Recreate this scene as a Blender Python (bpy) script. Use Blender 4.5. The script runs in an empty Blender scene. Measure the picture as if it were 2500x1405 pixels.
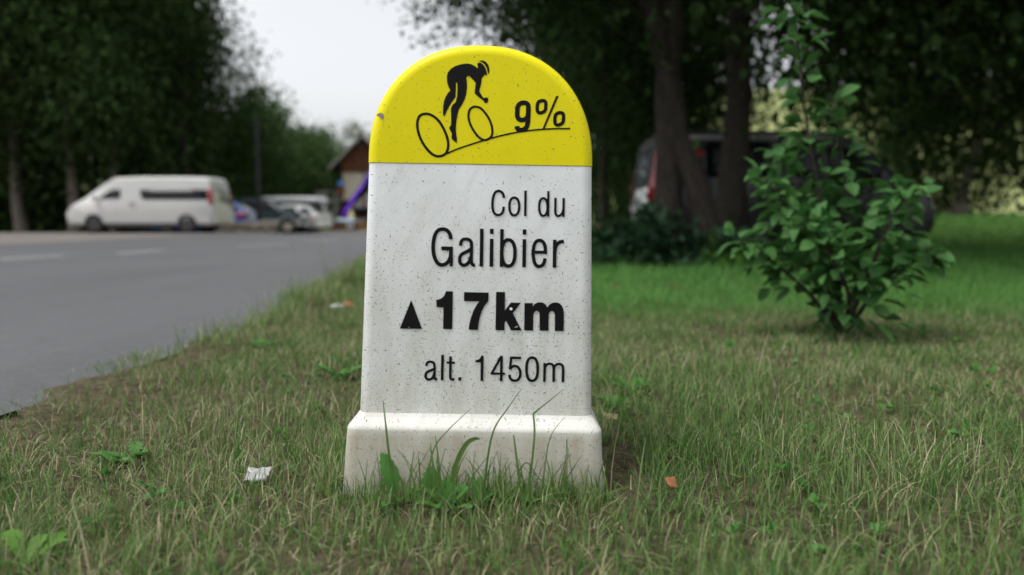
import bpy, bmesh, math, random
import numpy as np
from mathutils import Vector, Matrix, noise
from mathutils.geometry import tessellate_polygon
from mathutils.bvhtree import BVHTree

S = bpy.context.scene
COL = S.collection
rad = math.radians
random.seed(7)
rng = np.random.default_rng(7)

# ---------------------------------------------------------------- camera
CAM_H, PITCH, FPX = 0.54, rad(5.13), 2500 * 26 / 36
cam_d = bpy.data.cameras.new("camera")
cam_d.lens, cam_d.sensor_width = 26, 36
cam_d.clip_start, cam_d.clip_end = 0.05, 2500
cam_d.dof.use_dof = True
cam_d.dof.focus_distance = 1.60
cam_d.dof.aperture_fstop = 1.6
cam = bpy.data.objects.new("camera", cam_d)
cam.location = (0, 0, CAM_H)
cam.rotation_euler = (rad(90) - PITCH, 0, 0)
COL.objects.link(cam)
S.camera = cam

# ---------------------------------------------------------------- sky, sun, exposure
SUN_EL, SUN_AZ = rad(65), rad(243)          # high on the left, veiled by thin cloud
w = bpy.data.worlds.new("World")
S.world = w
w.use_nodes = True
wn = w.node_tree
bg = wn.nodes["Background"]
sky = wn.nodes.new("ShaderNodeTexSky")
sky.sky_type = 'NISHITA'
sky.sun_disc = False
sky.sun_elevation, sky.sun_rotation = SUN_EL, SUN_AZ
sky.air_density, sky.dust_density, sky.ozone_density = 1.0, 4.0, 1.0
hs = wn.nodes.new("ShaderNodeHueSaturation")
hs.inputs["Saturation"].default_value = 0.16
wn.links.new(sky.outputs[0], hs.inputs["Color"])
wn.links.new(hs.outputs[0], bg.inputs[0])
bg.inputs[1].default_value = 0.15
sl = bpy.data.lights.new("sun", 'SUN')
sl.energy, sl.angle, sl.color = 0.8, rad(14), (1.0, 0.96, 0.9)
so = bpy.data.objects.new("sun", sl)
so.rotation_euler = (Vector((math.sin(SUN_AZ) * math.cos(SUN_EL), math.cos(SUN_AZ) * math.cos(SUN_EL), math.sin(SUN_EL)))).to_track_quat('Z', 'Y').to_euler()
COL.objects.link(so)
S.view_settings.view_transform = 'Standard'
S.view_settings.look = 'None'
S.view_settings.exposure = 0.75
S.view_settings.gamma = 1
S.view_settings.use_curve_mapping = False
S.render.engine = 'CYCLES'
S.cycles.use_denoising = True
S.cycles.max_bounces = 6
S.cycles.transparent_max_bounces = 4

# ---------------------------------------------------------------- helpers
def ray(px, py):
    a, b = (px - 1250) / FPX, -(py - 702.5) / FPX
    c, s = math.cos(PITCH), math.sin(PITCH)
    return Vector((a, c + b * s, -s + b * c))

def at(px, py, Y):
    """world point at depth Y seen at photo pixel px, py (used to measure the place)"""
    d = ray(px, py)
    return Vector((0, 0, CAM_H)) + d * (Y / d.y)

def sm(a, b, x):
    t = min(1.0, max(0.0, (x - a) / (b - a)))
    return t * t * (3 - 2 * t)

def smv(a, b, x):
    t = np.clip((x - a) / (b - a), 0, 1)
    return t * t * (3 - 2 * t)

def g(x, y):
    """height of the ground"""
    z = 0.10 * sm(17, 24, y) * (1 - sm(27, 31, y)) * (1 - sm(-9.5, -7.5, x)) - 0.08 * sm(28, 34, y) * (1 - sm(2, 8, x))
    z += 0.62 * sm(14.5, 22, y) * sm(5, 9, x)
    z += 17 * sm(50, 100, y) * sm(4, 26, x)
    return z

def new_mat(name, rough=0.6, spec=0.3):
    m = bpy.data.materials.new(name)
    m.use_nodes = True
    nt = m.node_tree
    b = nt.nodes["Principled BSDF"]
    b.inputs["Roughness"].default_value = rough
    b.inputs["Specular IOR Level"].default_value = spec
    return m, nt, b

def nd(nt, typ, ins=None, **props):
    n = nt.nodes.new(typ)
    for k, v in props.items():
        setattr(n, k, v)
    for k, v in (ins or {}).items():
        if hasattr(v, "is_output") or isinstance(v, bpy.types.NodeSocket):
            nt.links.new(v, n.inputs[k])
        else:
            n.inputs[k].default_value = v
    return n

def math_n(nt, op, a, b=None, clamp=False):
    ins = {0: a}
    if b is not None:
        ins[1] = b
    return nd(nt, "ShaderNodeMath", ins, operation=op, use_clamp=clamp).outputs[0]

def mixc(nt, f, a, b):
    n = nt.nodes.new("ShaderNodeMix")
    n.data_type = 'RGBA'
    for i, v in ((0, f), (6, a), (7, b)):
        if isinstance(v, bpy.types.NodeSocket):
            nt.links.new(v, n.inputs[i])
        else:
            n.inputs[i].default_value = v if i == 0 else (*v[:3], 1)
    return n.outputs[2]

def obj_co(nt):
    return nd(nt, "ShaderNodeTexCoord").outputs["Object"]

def noise_n(nt, co, scale, detail=3.0, rough=0.55, dist=0.0):
    return nd(nt, "ShaderNodeTexNoise", {"Vector": co, "Scale": scale, "Detail": detail, "Roughness": rough, "Distortion": dist}).outputs["Fac"]

def ramp(nt, f, stops):
    r = nt.nodes.new("ShaderNodeValToRGB")
    nt.links.new(f, r.inputs[0])
    e = r.color_ramp.elements
    while len(e) < len(stops):
        e.new(0.5)
    for el, (p, c) in zip(e, stops):
        el.position = p
        el.color = (*c[:3], 1)
    return r.outputs[0]

def mrange(nt, v, a, b, c=0.0, d=1.0):
    return nd(nt, "ShaderNodeMapRange", {0: v, 1: a, 2: b, 3: c, 4: d}).outputs[0]

def bump(nt, b, h, strength=0.3, dist=0.01):
    n = nd(nt, "ShaderNodeBump", {"Height": h, "Strength": strength, "Distance": dist})
    nt.links.new(n.outputs[0], b.inputs["Normal"])

def plain(name, col, rough=0.6, spec=0.3, metal=0.0, var=0.12, scale=6.0, coat=0.0):
    """a colour with a little uneven wear"""
    m, nt, b = new_mat(name, rough, spec)
    f = noise_n(nt, obj_co(nt), scale, 4)
    c = mixc(nt, f, [v * (1 - var) for v in col], [min(1, v * (1 + var)) for v in col])
    nt.links.new(c, b.inputs["Base Color"])
    b.inputs["Metallic"].default_value = metal
    b.inputs["Coat Weight"].default_value = coat
    b.inputs["Coat Roughness"].default_value = 0.08
    return m

def tag(o, label=None, cat=None, group=None, kind=None):
    for k, v in (("label", label), ("category", cat), ("group", group), ("kind", kind)):
        if v:
            o[k] = v
    return o

def empty(name, loc, label, cat, group=None, rot=(0, 0, 0)):
    o = bpy.data.objects.new(name, None)
    COL.objects.link(o)
    o.location = loc
    o.rotation_euler = rot
    o.empty_display_size = 0.2
    return tag(o, label, cat, group)

def link_mesh(name, me, mat=None, parent=None, smooth=False, sharp=None):
    o = bpy.data.objects.new(name, me)
    COL.objects.link(o)
    if mat is not None:
        me.materials.append(mat)
    if parent is not None:
        o.parent = parent
    if smooth:
        me.polygons.foreach_set("use_smooth", np.ones(len(me.polygons), dtype=bool))
        if sharp:
            me.set_sharp_from_angle(angle=rad(sharp))
    return o

def mesh(name, verts, faces, mat=None, parent=None, smooth=False, sharp=None):
    me = bpy.data.meshes.new(name)
    me.from_pydata([tuple(v) for v in verts], [], faces)
    me.update()
    return link_mesh(name, me, mat, parent, smooth, sharp)

def mesh_np(name, V, F, mat=None, parent=None, smooth=False):
    """V (n,3), F (m,k) with equal face size"""
    me = bpy.data.meshes.new(name)
    me.vertices.add(len(V))
    me.vertices.foreach_set("co", np.asarray(V, dtype=np.float32).ravel())
    k = F.shape[1]
    me.loops.add(F.size)
    me.loops.foreach_set("vertex_index", F.astype(np.int32).ravel())
    me.polygons.add(len(F))
    me.polygons.foreach_set("loop_start", np.arange(0, F.size, k, dtype=np.int32))
    me.update(calc_edges=True)
    me.validate()
    return link_mesh(name, me, mat, parent, smooth)

class MB:
    """collects simple solids, links them as one mesh"""
    def __init__(self):
        self.v, self.f = [], []
    def add(self, vs, fs):
        k = len(self.v)
        self.v += [Vector(p) for p in vs]
        self.f += [[i + k for i in f] for f in fs]
        return self
    def box(self, c, s, rz=0.0):
        c = Vector(c); R = Matrix.Rotation(rz, 3, 'Z')
        vs = [c + R @ Vector((x * s[0] / 2, y * s[1] / 2, z * s[2] / 2)) for x in (-1, 1) for y in (-1, 1) for z in (-1, 1)]
        return self.add(vs, [[0, 1, 3, 2], [4, 6, 7, 5], [0, 4, 5, 1], [2, 3, 7, 6], [0, 2, 6, 4], [1, 5, 7, 3]])
    def tube(self, pts, rads, n=8, cap=True):
        pts = [Vector(p) for p in pts]
        if not hasattr(rads, "__len__"):
            rads = [rads] * len(pts)
        vs, fs = [], []
        for i, p in enumerate(pts):
            d = (pts[min(i + 1, len(pts) - 1)] - pts[max(i - 1, 0)]).normalized()
            u = d.cross(Vector((0.31, 0.95, 0.02))).normalized()
            if u.length < 0.5:
                u = Vector((1, 0, 0))
            q = d.cross(u)
            for k in range(n):
                a = 2 * math.pi * k / n
                vs.append(p + (u * math.cos(a) + q * math.sin(a)) * rads[i])
        for i in range(len(pts) - 1):
            for k in range(n):
                k2 = (k + 1) % n
                fs.append([i * n + k, i * n + k2, (i + 1) * n + k2, (i + 1) * n + k])
        if cap:
            fs.append(list(range(n))[::-1])
            fs.append([(len(pts) - 1) * n + k for k in range(n)])
        return self.add(vs, fs)
    def prism(self, poly, d):
        """poly: 3d points of a planar face, d: extrusion vector"""
        n = len(poly); d = Vector(d)
        vs = [Vector(p) for p in poly] + [Vector(p) + d for p in poly]
        return self.add(vs, [list(range(n))[::-1], list(range(n, 2 * n))] + [[i, (i + 1) % n, n + (i + 1) % n, n + i] for i in range(n)])
    def build(self, name, mat, parent=None, smooth=False, sharp=35):
        o = mesh(name, self.v, self.f, mat, parent)
        bm = bmesh.new(); bm.from_mesh(o.data)
        bmesh.ops.recalc_face_normals(bm, faces=bm.faces)
        bm.to_mesh(o.data); bm.free()
        if smooth:
            o.data.polygons.foreach_set("use_smooth", np.ones(len(o.data.polygons), dtype=bool))
            o.data.set_sharp_from_angle(angle=rad(sharp))
        return o

def catmull(p, closed=False, n=6):
    out = []
    m = len(p)
    for i in range(m if closed else m - 1):
        q = [p[(i + k) % m] if closed else p[min(max(i + k, 0), m - 1)] for k in (-1, 0, 1, 2)]
        for j in range(n):
            t = j / n
            out.append(tuple(0.5 * (2 * q[1][a] + (q[2][a] - q[0][a]) * t + (2 * q[0][a] - 5 * q[1][a] + 4 * q[2][a] - q[3][a]) * t * t
                       + (3 * q[1][a] - q[0][a] - 3 * q[2][a] + q[3][a]) * t ** 3) for a in range(len(p[0]))))
    if not closed:
        out.append(tuple(p[-1]))
    return out

# ---------------------------------------------------------------- materials
def leaf_mat(name, dark, light, trans=0.3, rough=0.5, patch=0.6, spec=0.2):
    m, nt, b = new_mat(name, rough, spec)
    r = nd(nt, "ShaderNodeNewGeometry").outputs["Random Per Island"]
    f = math_n(nt, 'ADD', math_n(nt, 'MULTIPLY', r, 0.6), math_n(nt, 'MULTIPLY', noise_n(nt, obj_co(nt), patch, 2), 0.4))
    c = ramp(nt, f, [(0.2, dark), (0.55, [(a + b2) / 2 for a, b2 in zip(dark, light)]), (0.85, light)])
    nt.links.new(c, b.inputs["Base Color"])
    tr = nd(nt, "ShaderNodeBsdfTranslucent", {"Color": c})
    mx = nd(nt, "ShaderNodeMixShader", {0: trans, 1: b.outputs[0], 2: tr.outputs[0]})
    nt.links.new(mx.outputs[0], nt.nodes["Material Output"].inputs[0])
    return m

def fleck(nt, co2, cell, length, width, presence, seed):
    """mask of short dry clippings stuck on a face: one randomly turned dash per cell"""
    v = nd(nt, "ShaderNodeVectorMath", {0: co2, 1: (seed, seed * 1.7, 0)}, operation='ADD').outputs[0]
    v = nd(nt, "ShaderNodeVectorMath", {0: v, "Scale": 1 / cell}, operation='SCALE').outputs[0]
    vo = nd(nt, "ShaderNodeTexVoronoi", {"Vector": v, "Scale": 1.0, "Randomness": 1.0}, voronoi_dimensions='2D')
    L = nd(nt, "ShaderNodeVectorMath", {0: v, 1: vo.outputs["Position"]}, operation='SUBTRACT').outputs[0]
    cs = nd(nt, "ShaderNodeSeparateColor", {0: vo.outputs["Color"]})
    ang = math_n(nt, 'MULTIPLY', cs.outputs[0], 6.283)
    L = nd(nt, "ShaderNodeVectorRotate", {"Vector": L, "Angle": ang}, rotation_type='Z_AXIS').outputs[0]
    s = nd(nt, "ShaderNodeSeparateXYZ", {0: L})
    sz = math_n(nt, 'ADD', math_n(nt, 'MULTIPLY', math_n(nt, 'POWER', cs.outputs[1], 2.0), 1.0), 0.35)
    bow = math_n(nt, 'ADD', s.outputs[1], math_n(nt, 'MULTIPLY', math_n(nt, 'MULTIPLY', s.outputs[0], s.outputs[0]), 0.8))
    ex = math_n(nt, 'POWER', math_n(nt, 'ABSOLUTE', math_n(nt, 'DIVIDE', s.outputs[0], math_n(nt, 'MULTIPLY', sz, length / 2 / cell))), 2.0)
    ey = math_n(nt, 'POWER', math_n(nt, 'ABSOLUTE', math_n(nt, 'DIVIDE', bow, math_n(nt, 'MULTIPLY', sz, width / 2 / cell))), 2.0)
    e = math_n(nt, 'ADD', ex, ey)
    inside = mrange(nt, e, 0.6, 1.25, 1.0, 0.0)
    there = math_n(nt, 'LESS_THAN', cs.outputs[2], presence)
    return math_n(nt, 'MULTIPLY', inside, there)

def stone_mat(name, col, rough, dens_top, dens_bot, z_top, z_bot, dirt_shade=0.5, coat=0.0, spec=0.35):
    m, nt, b = new_mat(name, rough, spec)
    co = obj_co(nt)
    s = nd(nt, "ShaderNodeSeparateXYZ", {0: co})
    xz = nd(nt, "ShaderNodeCombineXYZ", {0: s.outputs[0], 1: s.outputs[2], 2: 0.0}).outputs[0]
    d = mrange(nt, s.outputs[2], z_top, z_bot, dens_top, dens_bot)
    clump = noise_n(nt, xz, 14, 2)
    d = math_n(nt, 'MULTIPLY', d, mrange(nt, clump, 0.3, 0.7, 0.35, 1.4))
    a = fleck(nt, xz, 0.0135, 0.0056, 0.0013, d, 3.1)
    a2 = fleck(nt, xz, 0.0080, 0.0032, 0.0010, d, 11.7)
    a3 = fleck(nt, xz, 0.0052, 0.0015, 0.0010, d, 23.9)
    mask = math_n(nt, 'MAXIMUM', a, math_n(nt, 'MAXIMUM', a2, a3))
    n1 = noise_n(nt, xz, 9, 5, 0.6, 0.6)
    n2 = noise_n(nt, nd(nt, "ShaderNodeVectorMath", {0: xz, 1: (1.0, 0.18, 1)}, operation='MULTIPLY').outputs[0], 26, 4)
    c = mixc(nt, mrange(nt, n1, 0.3, 0.75, 0, 0.5 * dirt_shade), col, [v * k for v, k in zip(col, (0.69, 0.68, 0.62))])
    low = math_n(nt, 'MULTIPLY', mrange(nt, s.outputs[2], z_top, z_bot, 0.0, 0.75 * dirt_shade), mrange(nt, n2, 0.25, 0.7, 0.25, 1.0))
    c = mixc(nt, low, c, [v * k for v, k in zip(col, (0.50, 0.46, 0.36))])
    sl = nd(nt, "ShaderNodeVectorRotate", {"Vector": xz, "Angle": 0.5}, rotation_type='Z_AXIS').outputs[0]
    sl = nd(nt, "ShaderNodeVectorMath", {0: sl, 1: (9.0, 1.3, 1)}, operation='MULTIPLY').outputs[0]
    smear = mrange(nt, noise_n(nt, sl, 3.2, 5, 0.7), 0.5, 0.72, 0.0, 0.30 * dirt_shade)
    c = mixc(nt, smear, c, [v * k for v, k in zip(col, (0.60, 0.57, 0.49))])
    fc = mixc(nt, noise_n(nt, xz, 60, 1), (0.028, 0.03, 0.024), (0.17, 0.165, 0.12))
    c = mixc(nt, math_n(nt, 'MULTIPLY', mask, 0.9), c, fc)
    nt.links.new(c, b.inputs["Base Color"])
    b.inputs["Coat Weight"].default_value = coat
    b.inputs["Coat Roughness"].default_value = 0.12
    hb = math_n(nt, 'ADD', math_n(nt, 'MULTIPLY', mask, 0.4), math_n(nt, 'MULTIPLY', noise_n(nt, co, 45, 4), 0.5))
    bump(nt, b, hb, 0.12, 0.002)
    return m

M = {}
M['white_stone'] = stone_mat("white_painted_stone", (0.775, 0.81, 0.825), 0.45, 0.2, 1.3, 0.60, 0.15, 1.05)
M['plinth'] = stone_mat("plinth_paint", (0.63, 0.63, 0.605), 0.6, 0.5, 0.7, 0.136, 0.112, 1.35)  # grime only below the shoulder edge, also painting in the front's shade
M['yellow'] = stone_mat("yellow_paint", (0.76, 0.68, 0.006), 0.34, 0.16, 0.2, 0.9, 0.62, 0.2, 0.05, 0.12)
M['ink'] = plain("black_print", (0.007, 0.006, 0.007), 0.6, 0.12, var=0.3, scale=60)
M['chip'] = plain("bare_concrete", (0.26, 0.25, 0.235), 0.85, 0.2, var=0.4, scale=120)
M['screw'] = plain("white_enamel", (0.75, 0.76, 0.76), 0.4)
M['black'] = plain("black_rubber", (0.012, 0.012, 0.013), 0.7)
M['glass'] = plain("dark_glass", (0.006, 0.007, 0.008), 0.08, 0.25)
M['glass_lit'] = plain("sky_lit_glass", (0.09, 0.11, 0.12), 0.05, 0.6)  # paler twin of the dark glass, bright reflections put into its colour
M['white_car'] = plain("white_car_paint", (0.82, 0.83, 0.82), 0.35, 0.4, coat=0.3, var=0.05, scale=2)
M['van_white'] = plain("greyed_white_car_paint", (0.47, 0.47, 0.455), 0.35, 0.4, coat=0.4, var=0.08, scale=2)  # greyer than the other white paint
M['green_car'] = plain("dark_green_car_paint", (0.004, 0.030, 0.030), 0.35, 0.3, coat=0.15, var=0.1, scale=2)
M['van_shaded'] = plain("silver_paint_in_shade", (0.032, 0.034, 0.036), 0.35, 0.4, metal=0.3, coat=0.25, var=0.06, scale=2)  # silver body, the shade under the trees put into its colour
M['silver_car'] = plain("silver_car_paint", (0.42, 0.43, 0.44), 0.35, 0.5, metal=0.35, coat=0.5, var=0.06, scale=2)
M['blue_car'] = plain("blue_car_paint", (0.02, 0.08, 0.36), 0.3, 0.4, coat=0.6, var=0.08, scale=2)
M['grey_trim'] = plain("grey_trim", (0.30, 0.30, 0.29), 0.5)
M['dark_trim'] = plain("dark_trim", (0.03, 0.03, 0.034), 0.6)
M['red_lamp'] = plain("red_lens", (0.30, 0.008, 0.012), 0.15, 0.5, coat=0.5, var=0.2)
M['orange_lamp'] = plain("orange_lens", (0.7, 0.13, 0.02), 0.15, 0.5, coat=0.5)
M['lamp'] = plain("clear_lens", (0.6, 0.6, 0.57), 0.15, 0.6, coat=0.6)
M['rim'] = plain("painted_rim", (0.62, 0.57, 0.45), 0.45, var=0.2, scale=14)
M['rim_dark'] = plain("dark_rim", (0.06, 0.06, 0.06), 0.5)
M['plate'] = plain("number_plate", (0.72, 0.72, 0.68), 0.5)

def bark_mat(name, dark, light, scale=14):
    m, nt, b = new_mat(name, 0.9, 0.15)
    co = obj_co(nt)
    st = nd(nt, "ShaderNodeVectorMath", {0: co, 1: (1, 1, 0.3)}, operation='MULTIPLY').outputs[0]
    f = noise_n(nt, st, scale, 6, 0.65, 0.8)
    lich = noise_n(nt, co, 22, 3)
    c = mixc(nt, mrange(nt, f, 0.3, 0.7), dark, light)
    c = mixc(nt, mrange(nt, lich, 0.6, 0.72, 0, 0.6), c, [min(1, v * 1.9) for v in light])
    nt.links.new(c, b.inputs["Base Color"])
    bump(nt, b, f, 0.7, 0.03)
    return m
M['bark'] = bark_mat("grey_brown_bark", (0.018, 0.015, 0.013), (0.062, 0.052, 0.043))
M['bark_pale'] = bark_mat("pale_bark", (0.075, 0.065, 0.053), (0.20, 0.18, 0.15), 5)
M['leaf_wood'] = leaf_mat("dark_woodland_leaf", (0.016, 0.031, 0.010), (0.056, 0.098, 0.028), 0.28, 0.75, spec=0.04)
M['leaf_lime'] = leaf_mat("dark_broad_leaf", (0.012, 0.024, 0.008), (0.04, 0.076, 0.021), 0.25, 0.7, spec=0.05)
M['leaf_mid'] = leaf_mat("mid_green_leaf", (0.03, 0.062, 0.018), (0.095, 0.165, 0.05), 0.35, 0.7, patch=0.25, spec=0.08)
M['leaf_pale'] = leaf_mat("hazy_hill_leaf", (0.09, 0.125, 0.05), (0.24, 0.29, 0.13), 0.35, patch=0.05)  # haze and sun on the hill put into a paler leaf colour
M['leaf_bush'] = leaf_mat("sapling_leaf", (0.03, 0.105, 0.026), (0.10, 0.235, 0.065), 0.35, 0.5, patch=4)
M['leaf_shrub'] = leaf_mat("maple_shrub_leaf", (0.016, 0.045, 0.022), (0.045, 0.10, 0.045), 0.3, 0.45, patch=3)
M['leaf_fresh'] = leaf_mat("fresh_leaf", (0.07, 0.19, 0.025), (0.15, 0.32, 0.05), 0.4)
M['dandelion'] = leaf_mat("dandelion_leaf", (0.05, 0.16, 0.03), (0.11, 0.28, 0.06), 0.4, 0.4, patch=30)
M['blade'] = leaf_mat("fresh_blade", (0.06, 0.13, 0.03), (0.13, 0.22, 0.055), 0.35, 0.4, patch=30)

def grass_mat():
    m, nt, b = new_mat("grass_blades", 0.55, 0.25)
    co = obj_co(nt)
    r = nd(nt, "ShaderNodeNewGeometry").outputs["Random Per Island"]
    s = nd(nt, "ShaderNodeSeparateXYZ", {0: co})
    flat = nd(nt, "ShaderNodeCombineXYZ", {0: s.outputs[0], 1: s.outputs[1], 2: 0.0}).outputs[0]
    n1 = noise_n(nt, flat, 1.9, 4, 0.6)
    n2 = noise_n(nt, flat, 9.0, 2)
    # the lawn is lush beyond the mown strip, dry round the stone and along the road
    lush = math_n(nt, 'MULTIPLY', mrange(nt, s.outputs[1], 3.9, 4.7), mrange(nt, s.outputs[0], -0.2, 0.4))
    dry = math_n(nt, 'ADD', math_n(nt, 'MULTIPLY', mrange(nt, n1, 0.36, 0.68), 0.55), math_n(nt, 'MULTIPLY', mrange(nt, n2, 0.3, 0.7), 0.34))
    dry = math_n(nt, 'MULTIPLY', dry, mrange(nt, lush, 0, 1, 0.66, 0.06))
    near = math_n(nt, 'MULTIPLY', mrange(nt, s.outputs[1], 2.75, 2.3), math_n(nt, 'MULTIPLY', mrange(nt, s.outputs[0], 0.15, 0.3), mrange(nt, s.outputs[0], 1.3, 0.6)))
    dry = math_n(nt, 'MULTIPLY', dry, mrange(nt, near, 0, 1, 1.0, 0.45))
    f = math_n(nt, 'SUBTRACT', r, dry)
    green = ramp(nt, noise_n(nt, flat, 31, 1), [(0.25, (0.045, 0.13, 0.025)), (0.5, (0.10, 0.20, 0.048)), (0.75, (0.18, 0.26, 0.075))])
    straw = ramp(nt, r, [(0.0, (0.40, 0.37, 0.23)), (0.35, (0.31, 0.295, 0.16)), (0.7, (0.21, 0.235, 0.095)), (1.0, (0.16, 0.135, 0.065))])
    c = mixc(nt, mrange(nt, f, -0.12, 0.12), straw, green)
    c = mixc(nt, math_n(nt, 'MULTIPLY', lush, mrange(nt, n2, 0.3, 0.7, 0.3, 0.85)), c, mixc(nt, r, (0.055, 0.22, 0.035), (0.13, 0.36, 0.07)))
    nt.links.new(c, b.inputs["Base Color"])
    tr = nd(nt, "ShaderNodeBsdfTranslucent", {"Color": c})
    mx = nd(nt, "ShaderNodeMixShader", {0: 0.3, 1: b.outputs[0], 2: tr.outputs[0]})
    nt.links.new(mx.outputs[0], nt.nodes["Material Output"].inputs[0])
    return m
M['grass'] = grass_mat()

def ground_mat():
    m, nt, b = new_mat("lawn_soil", 0.95, 0.1)
    co = obj_co(nt)
    s = nd(nt, "ShaderNodeSeparateXYZ", {0: co})
    f = noise_n(nt, co, 30, 6, 0.7)
    near = mixc(nt, mrange(nt, f, 0.35, 0.65), (0.034, 0.026, 0.018), (0.12, 0.10, 0.06))
    far = mixc(nt, noise_n(nt, co, 0.8, 6, 0.7), (0.035, 0.075, 0.016), (0.09, 0.15, 0.03))
    mead = mixc(nt, noise_n(nt, co, 0.08, 6, 0.65), (0.10, 0.15, 0.045), (0.34, 0.35, 0.16))
    c = mixc(nt, mrange(nt, s.outputs[1], 5, 9), near, far)
    c = mixc(nt, mrange(nt, s.outputs[1], 46, 58), c, mead)
    nt.links.new(c, b.inputs["Base Color"])
    bump(nt, b, f, 0.8, 0.02)
    return m
M['ground'] = ground_mat()

def asphalt_mat():
    m, nt, b = new_mat("asphalt", 0.72, 0.35)
    co = obj_co(nt)
    s = nd(nt, "ShaderNodeVectorMath", {0: co, 1: (1.0, 0.22, 1)}, operation='MULTIPLY').outputs[0]
    big = noise_n(nt, s, 0.7, 5, 0.6, 0.4)
    fine = math_n(nt, 'ADD', math_n(nt, 'MULTIPLY', noise_n(nt, co, 130, 2), 0.6), math_n(nt, 'MULTIPLY', noise_n(nt, co, 28, 4, 0.7), 0.4))
    crack = nd(nt, "ShaderNodeTexVoronoi", {"Vector": nd(nt, "ShaderNodeVectorMath", {0: co, 1: nd(nt, "ShaderNodeTexNoise", {"Vector": co, "Scale": 1.2}).outputs["Color"]}, operation='ADD').outputs[0], "Scale": 0.45}, feature='DISTANCE_TO_EDGE').outputs[0]
    c = mixc(nt, mrange(nt, big, 0.3, 0.7), (0.034, 0.037, 0.042), (0.078, 0.082, 0.088))
    track = noise_n(nt, nd(nt, "ShaderNodeVectorMath", {0: co, 1: (1.6, 0.09, 1)}, operation='MULTIPLY').outputs[0], 1.1, 4, 0.6)
    c = mixc(nt, mrange(nt, track, 0.42, 0.62, 0, 0.55), c, (0.040, 0.042, 0.046))
    c = mixc(nt, mrange(nt, fine, 0.35, 0.65, 0, 0.75), c, (0.115, 0.118, 0.122))
    c = mixc(nt, mrange(nt, crack, 0.0, 0.004, 0.25, 0.0), c, (0.045, 0.046, 0.05))
    nt.links.new(c, b.inputs["Base Color"])
    bump(nt, b, fine, 0.4, 0.006)
    return m
M['asphalt'] = asphalt_mat()

def gravel_mat():
    m, nt, b = new_mat("gravel_lot", 0.9, 0.15)
    co = obj_co(nt)
    c = mixc(nt, noise_n(nt, co, 0.5, 6, 0.7), (0.10, 0.088, 0.080), (0.165, 0.15, 0.138))
    c = mixc(nt, mrange(nt, noise_n(nt, co, 40, 3), 0.4, 0.6, 0, 0.4), c, (0.21, 0.195, 0.18))
    nt.links.new(c, b.inputs["Base Color"])
    return m
M['gravel'] = gravel_mat()
def paint_mat():
    m, nt, b = new_mat("worn_road_paint", 0.7, 0.3)
    co = obj_co(nt)
    c = mixc(nt, mrange(nt, noise_n(nt, co, 18, 5, 0.7), 0.42, 0.62, 0.15, 0.75), (0.55, 0.57, 0.58), (0.16, 0.165, 0.17))
    nt.links.new(c, b.inputs["Base Color"])
    return m
M['paint'] = paint_mat()
M['wood_dark'] = plain("brown_boards", (0.20, 0.078, 0.038), 0.75, var=0.4, scale=3)
M['wood_dark2'] = plain("dark_beams", (0.045, 0.027, 0.02), 0.8, var=0.3)
M['wood_grey'] = plain("weathered_wood", (0.25, 0.24, 0.23), 0.85, var=0.35, scale=8)
M['render'] = plain("cream_render", (0.80, 0.73, 0.60), 0.9, var=0.06, scale=2)
M['roof'] = plain("grey_roof_sheet", (0.20, 0.21, 0.21), 0.6, var=0.2)
M['white_board'] = plain("pale_grey_board", (0.5, 0.5, 0.5), 0.6)
M['red_print'] = plain("red_print", (0.5, 0.015, 0.06), 0.5)
M['purple'] = plain("purple_fascia", (0.06, 0.015, 0.28), 0.5)
M['dark_in'] = plain("dark_interior", (0.018, 0.013, 0.012), 0.9)
M['planter'] = plain("brown_pebbledash", (0.135, 0.09, 0.062), 0.95, var=0.5, scale=24)
M['tarp'] = plain("pale_blue_tarp", (0.42, 0.55, 0.66), 0.45, var=0.15)
M['tarp_white'] = plain("white_tarp", (0.7, 0.75, 0.78), 0.45)
M['tarp_blue'] = plain("bright_blue_tarp", (0.03, 0.19, 0.55), 0.5)
M['canvas'] = plain("cream_canvas", (0.68, 0.64, 0.44), 0.85, var=0.15)
M['metal_dark'] = plain("black_metal", (0.012, 0.012, 0.014), 0.5)
M['orange_board'] = plain("orange_wood", (0.50, 0.25, 0.10), 0.7)
M['stone'] = plain("rubble_stone", (0.24, 0.215, 0.175), 0.95, var=0.45, scale=9)
M['paper'] = plain("white_litter", (0.36, 0.365, 0.36), 0.75, var=0.4, scale=60)
M['rust_leaf'] = plain("rust_leaf", (0.24, 0.10, 0.05), 0.85, var=0.3, scale=60)
M['stalk'] = plain("dry_stalk", (0.22, 0.195, 0.115), 0.8, var=0.5, scale=40)
M['droplet'] = plain("navy_print", (0.01, 0.03, 0.10), 0.5)
mled, nt_, b_ = new_mat("purple_led", 0.5)
b_.inputs["Base Color"].default_value = (0.3, 0.1, 0.9, 1)
b_.inputs["Emission Color"].default_value = (0.22, 0.06, 1.0, 1)
b_.inputs["Emission Strength"].default_value = 0.9
M['led'] = mled
# ================================================================ SETTING
def lines(*spans):
    out = []
    for a, b, st in spans:
        out += list(np.arange(a, b, st))
    return np.array(out + [spans[-1][1]])

gx = lines((-400, -60, 20), (-60, -20, 4), (-20, 16, 1), (16, 60, 3), (60, 400, 20))
gy = lines((-60, -5, 5), (-5, 40, 0.75), (40, 120, 3), (120, 600, 24))
V = [(x, y, g(x, y) - 0.004) for y in gy for x in gx]
nx = len(gx)
F = [[j * nx + i, j * nx + i + 1, (j + 1) * nx + i + 1, (j + 1) * nx + i] for j in range(len(gy) - 1) for i in range(nx - 1)]
tag(mesh("ground", V, F, M['ground'], smooth=True), "grassy ground rising to pale meadow slope far behind the trees", "ground", kind="structure")

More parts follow.
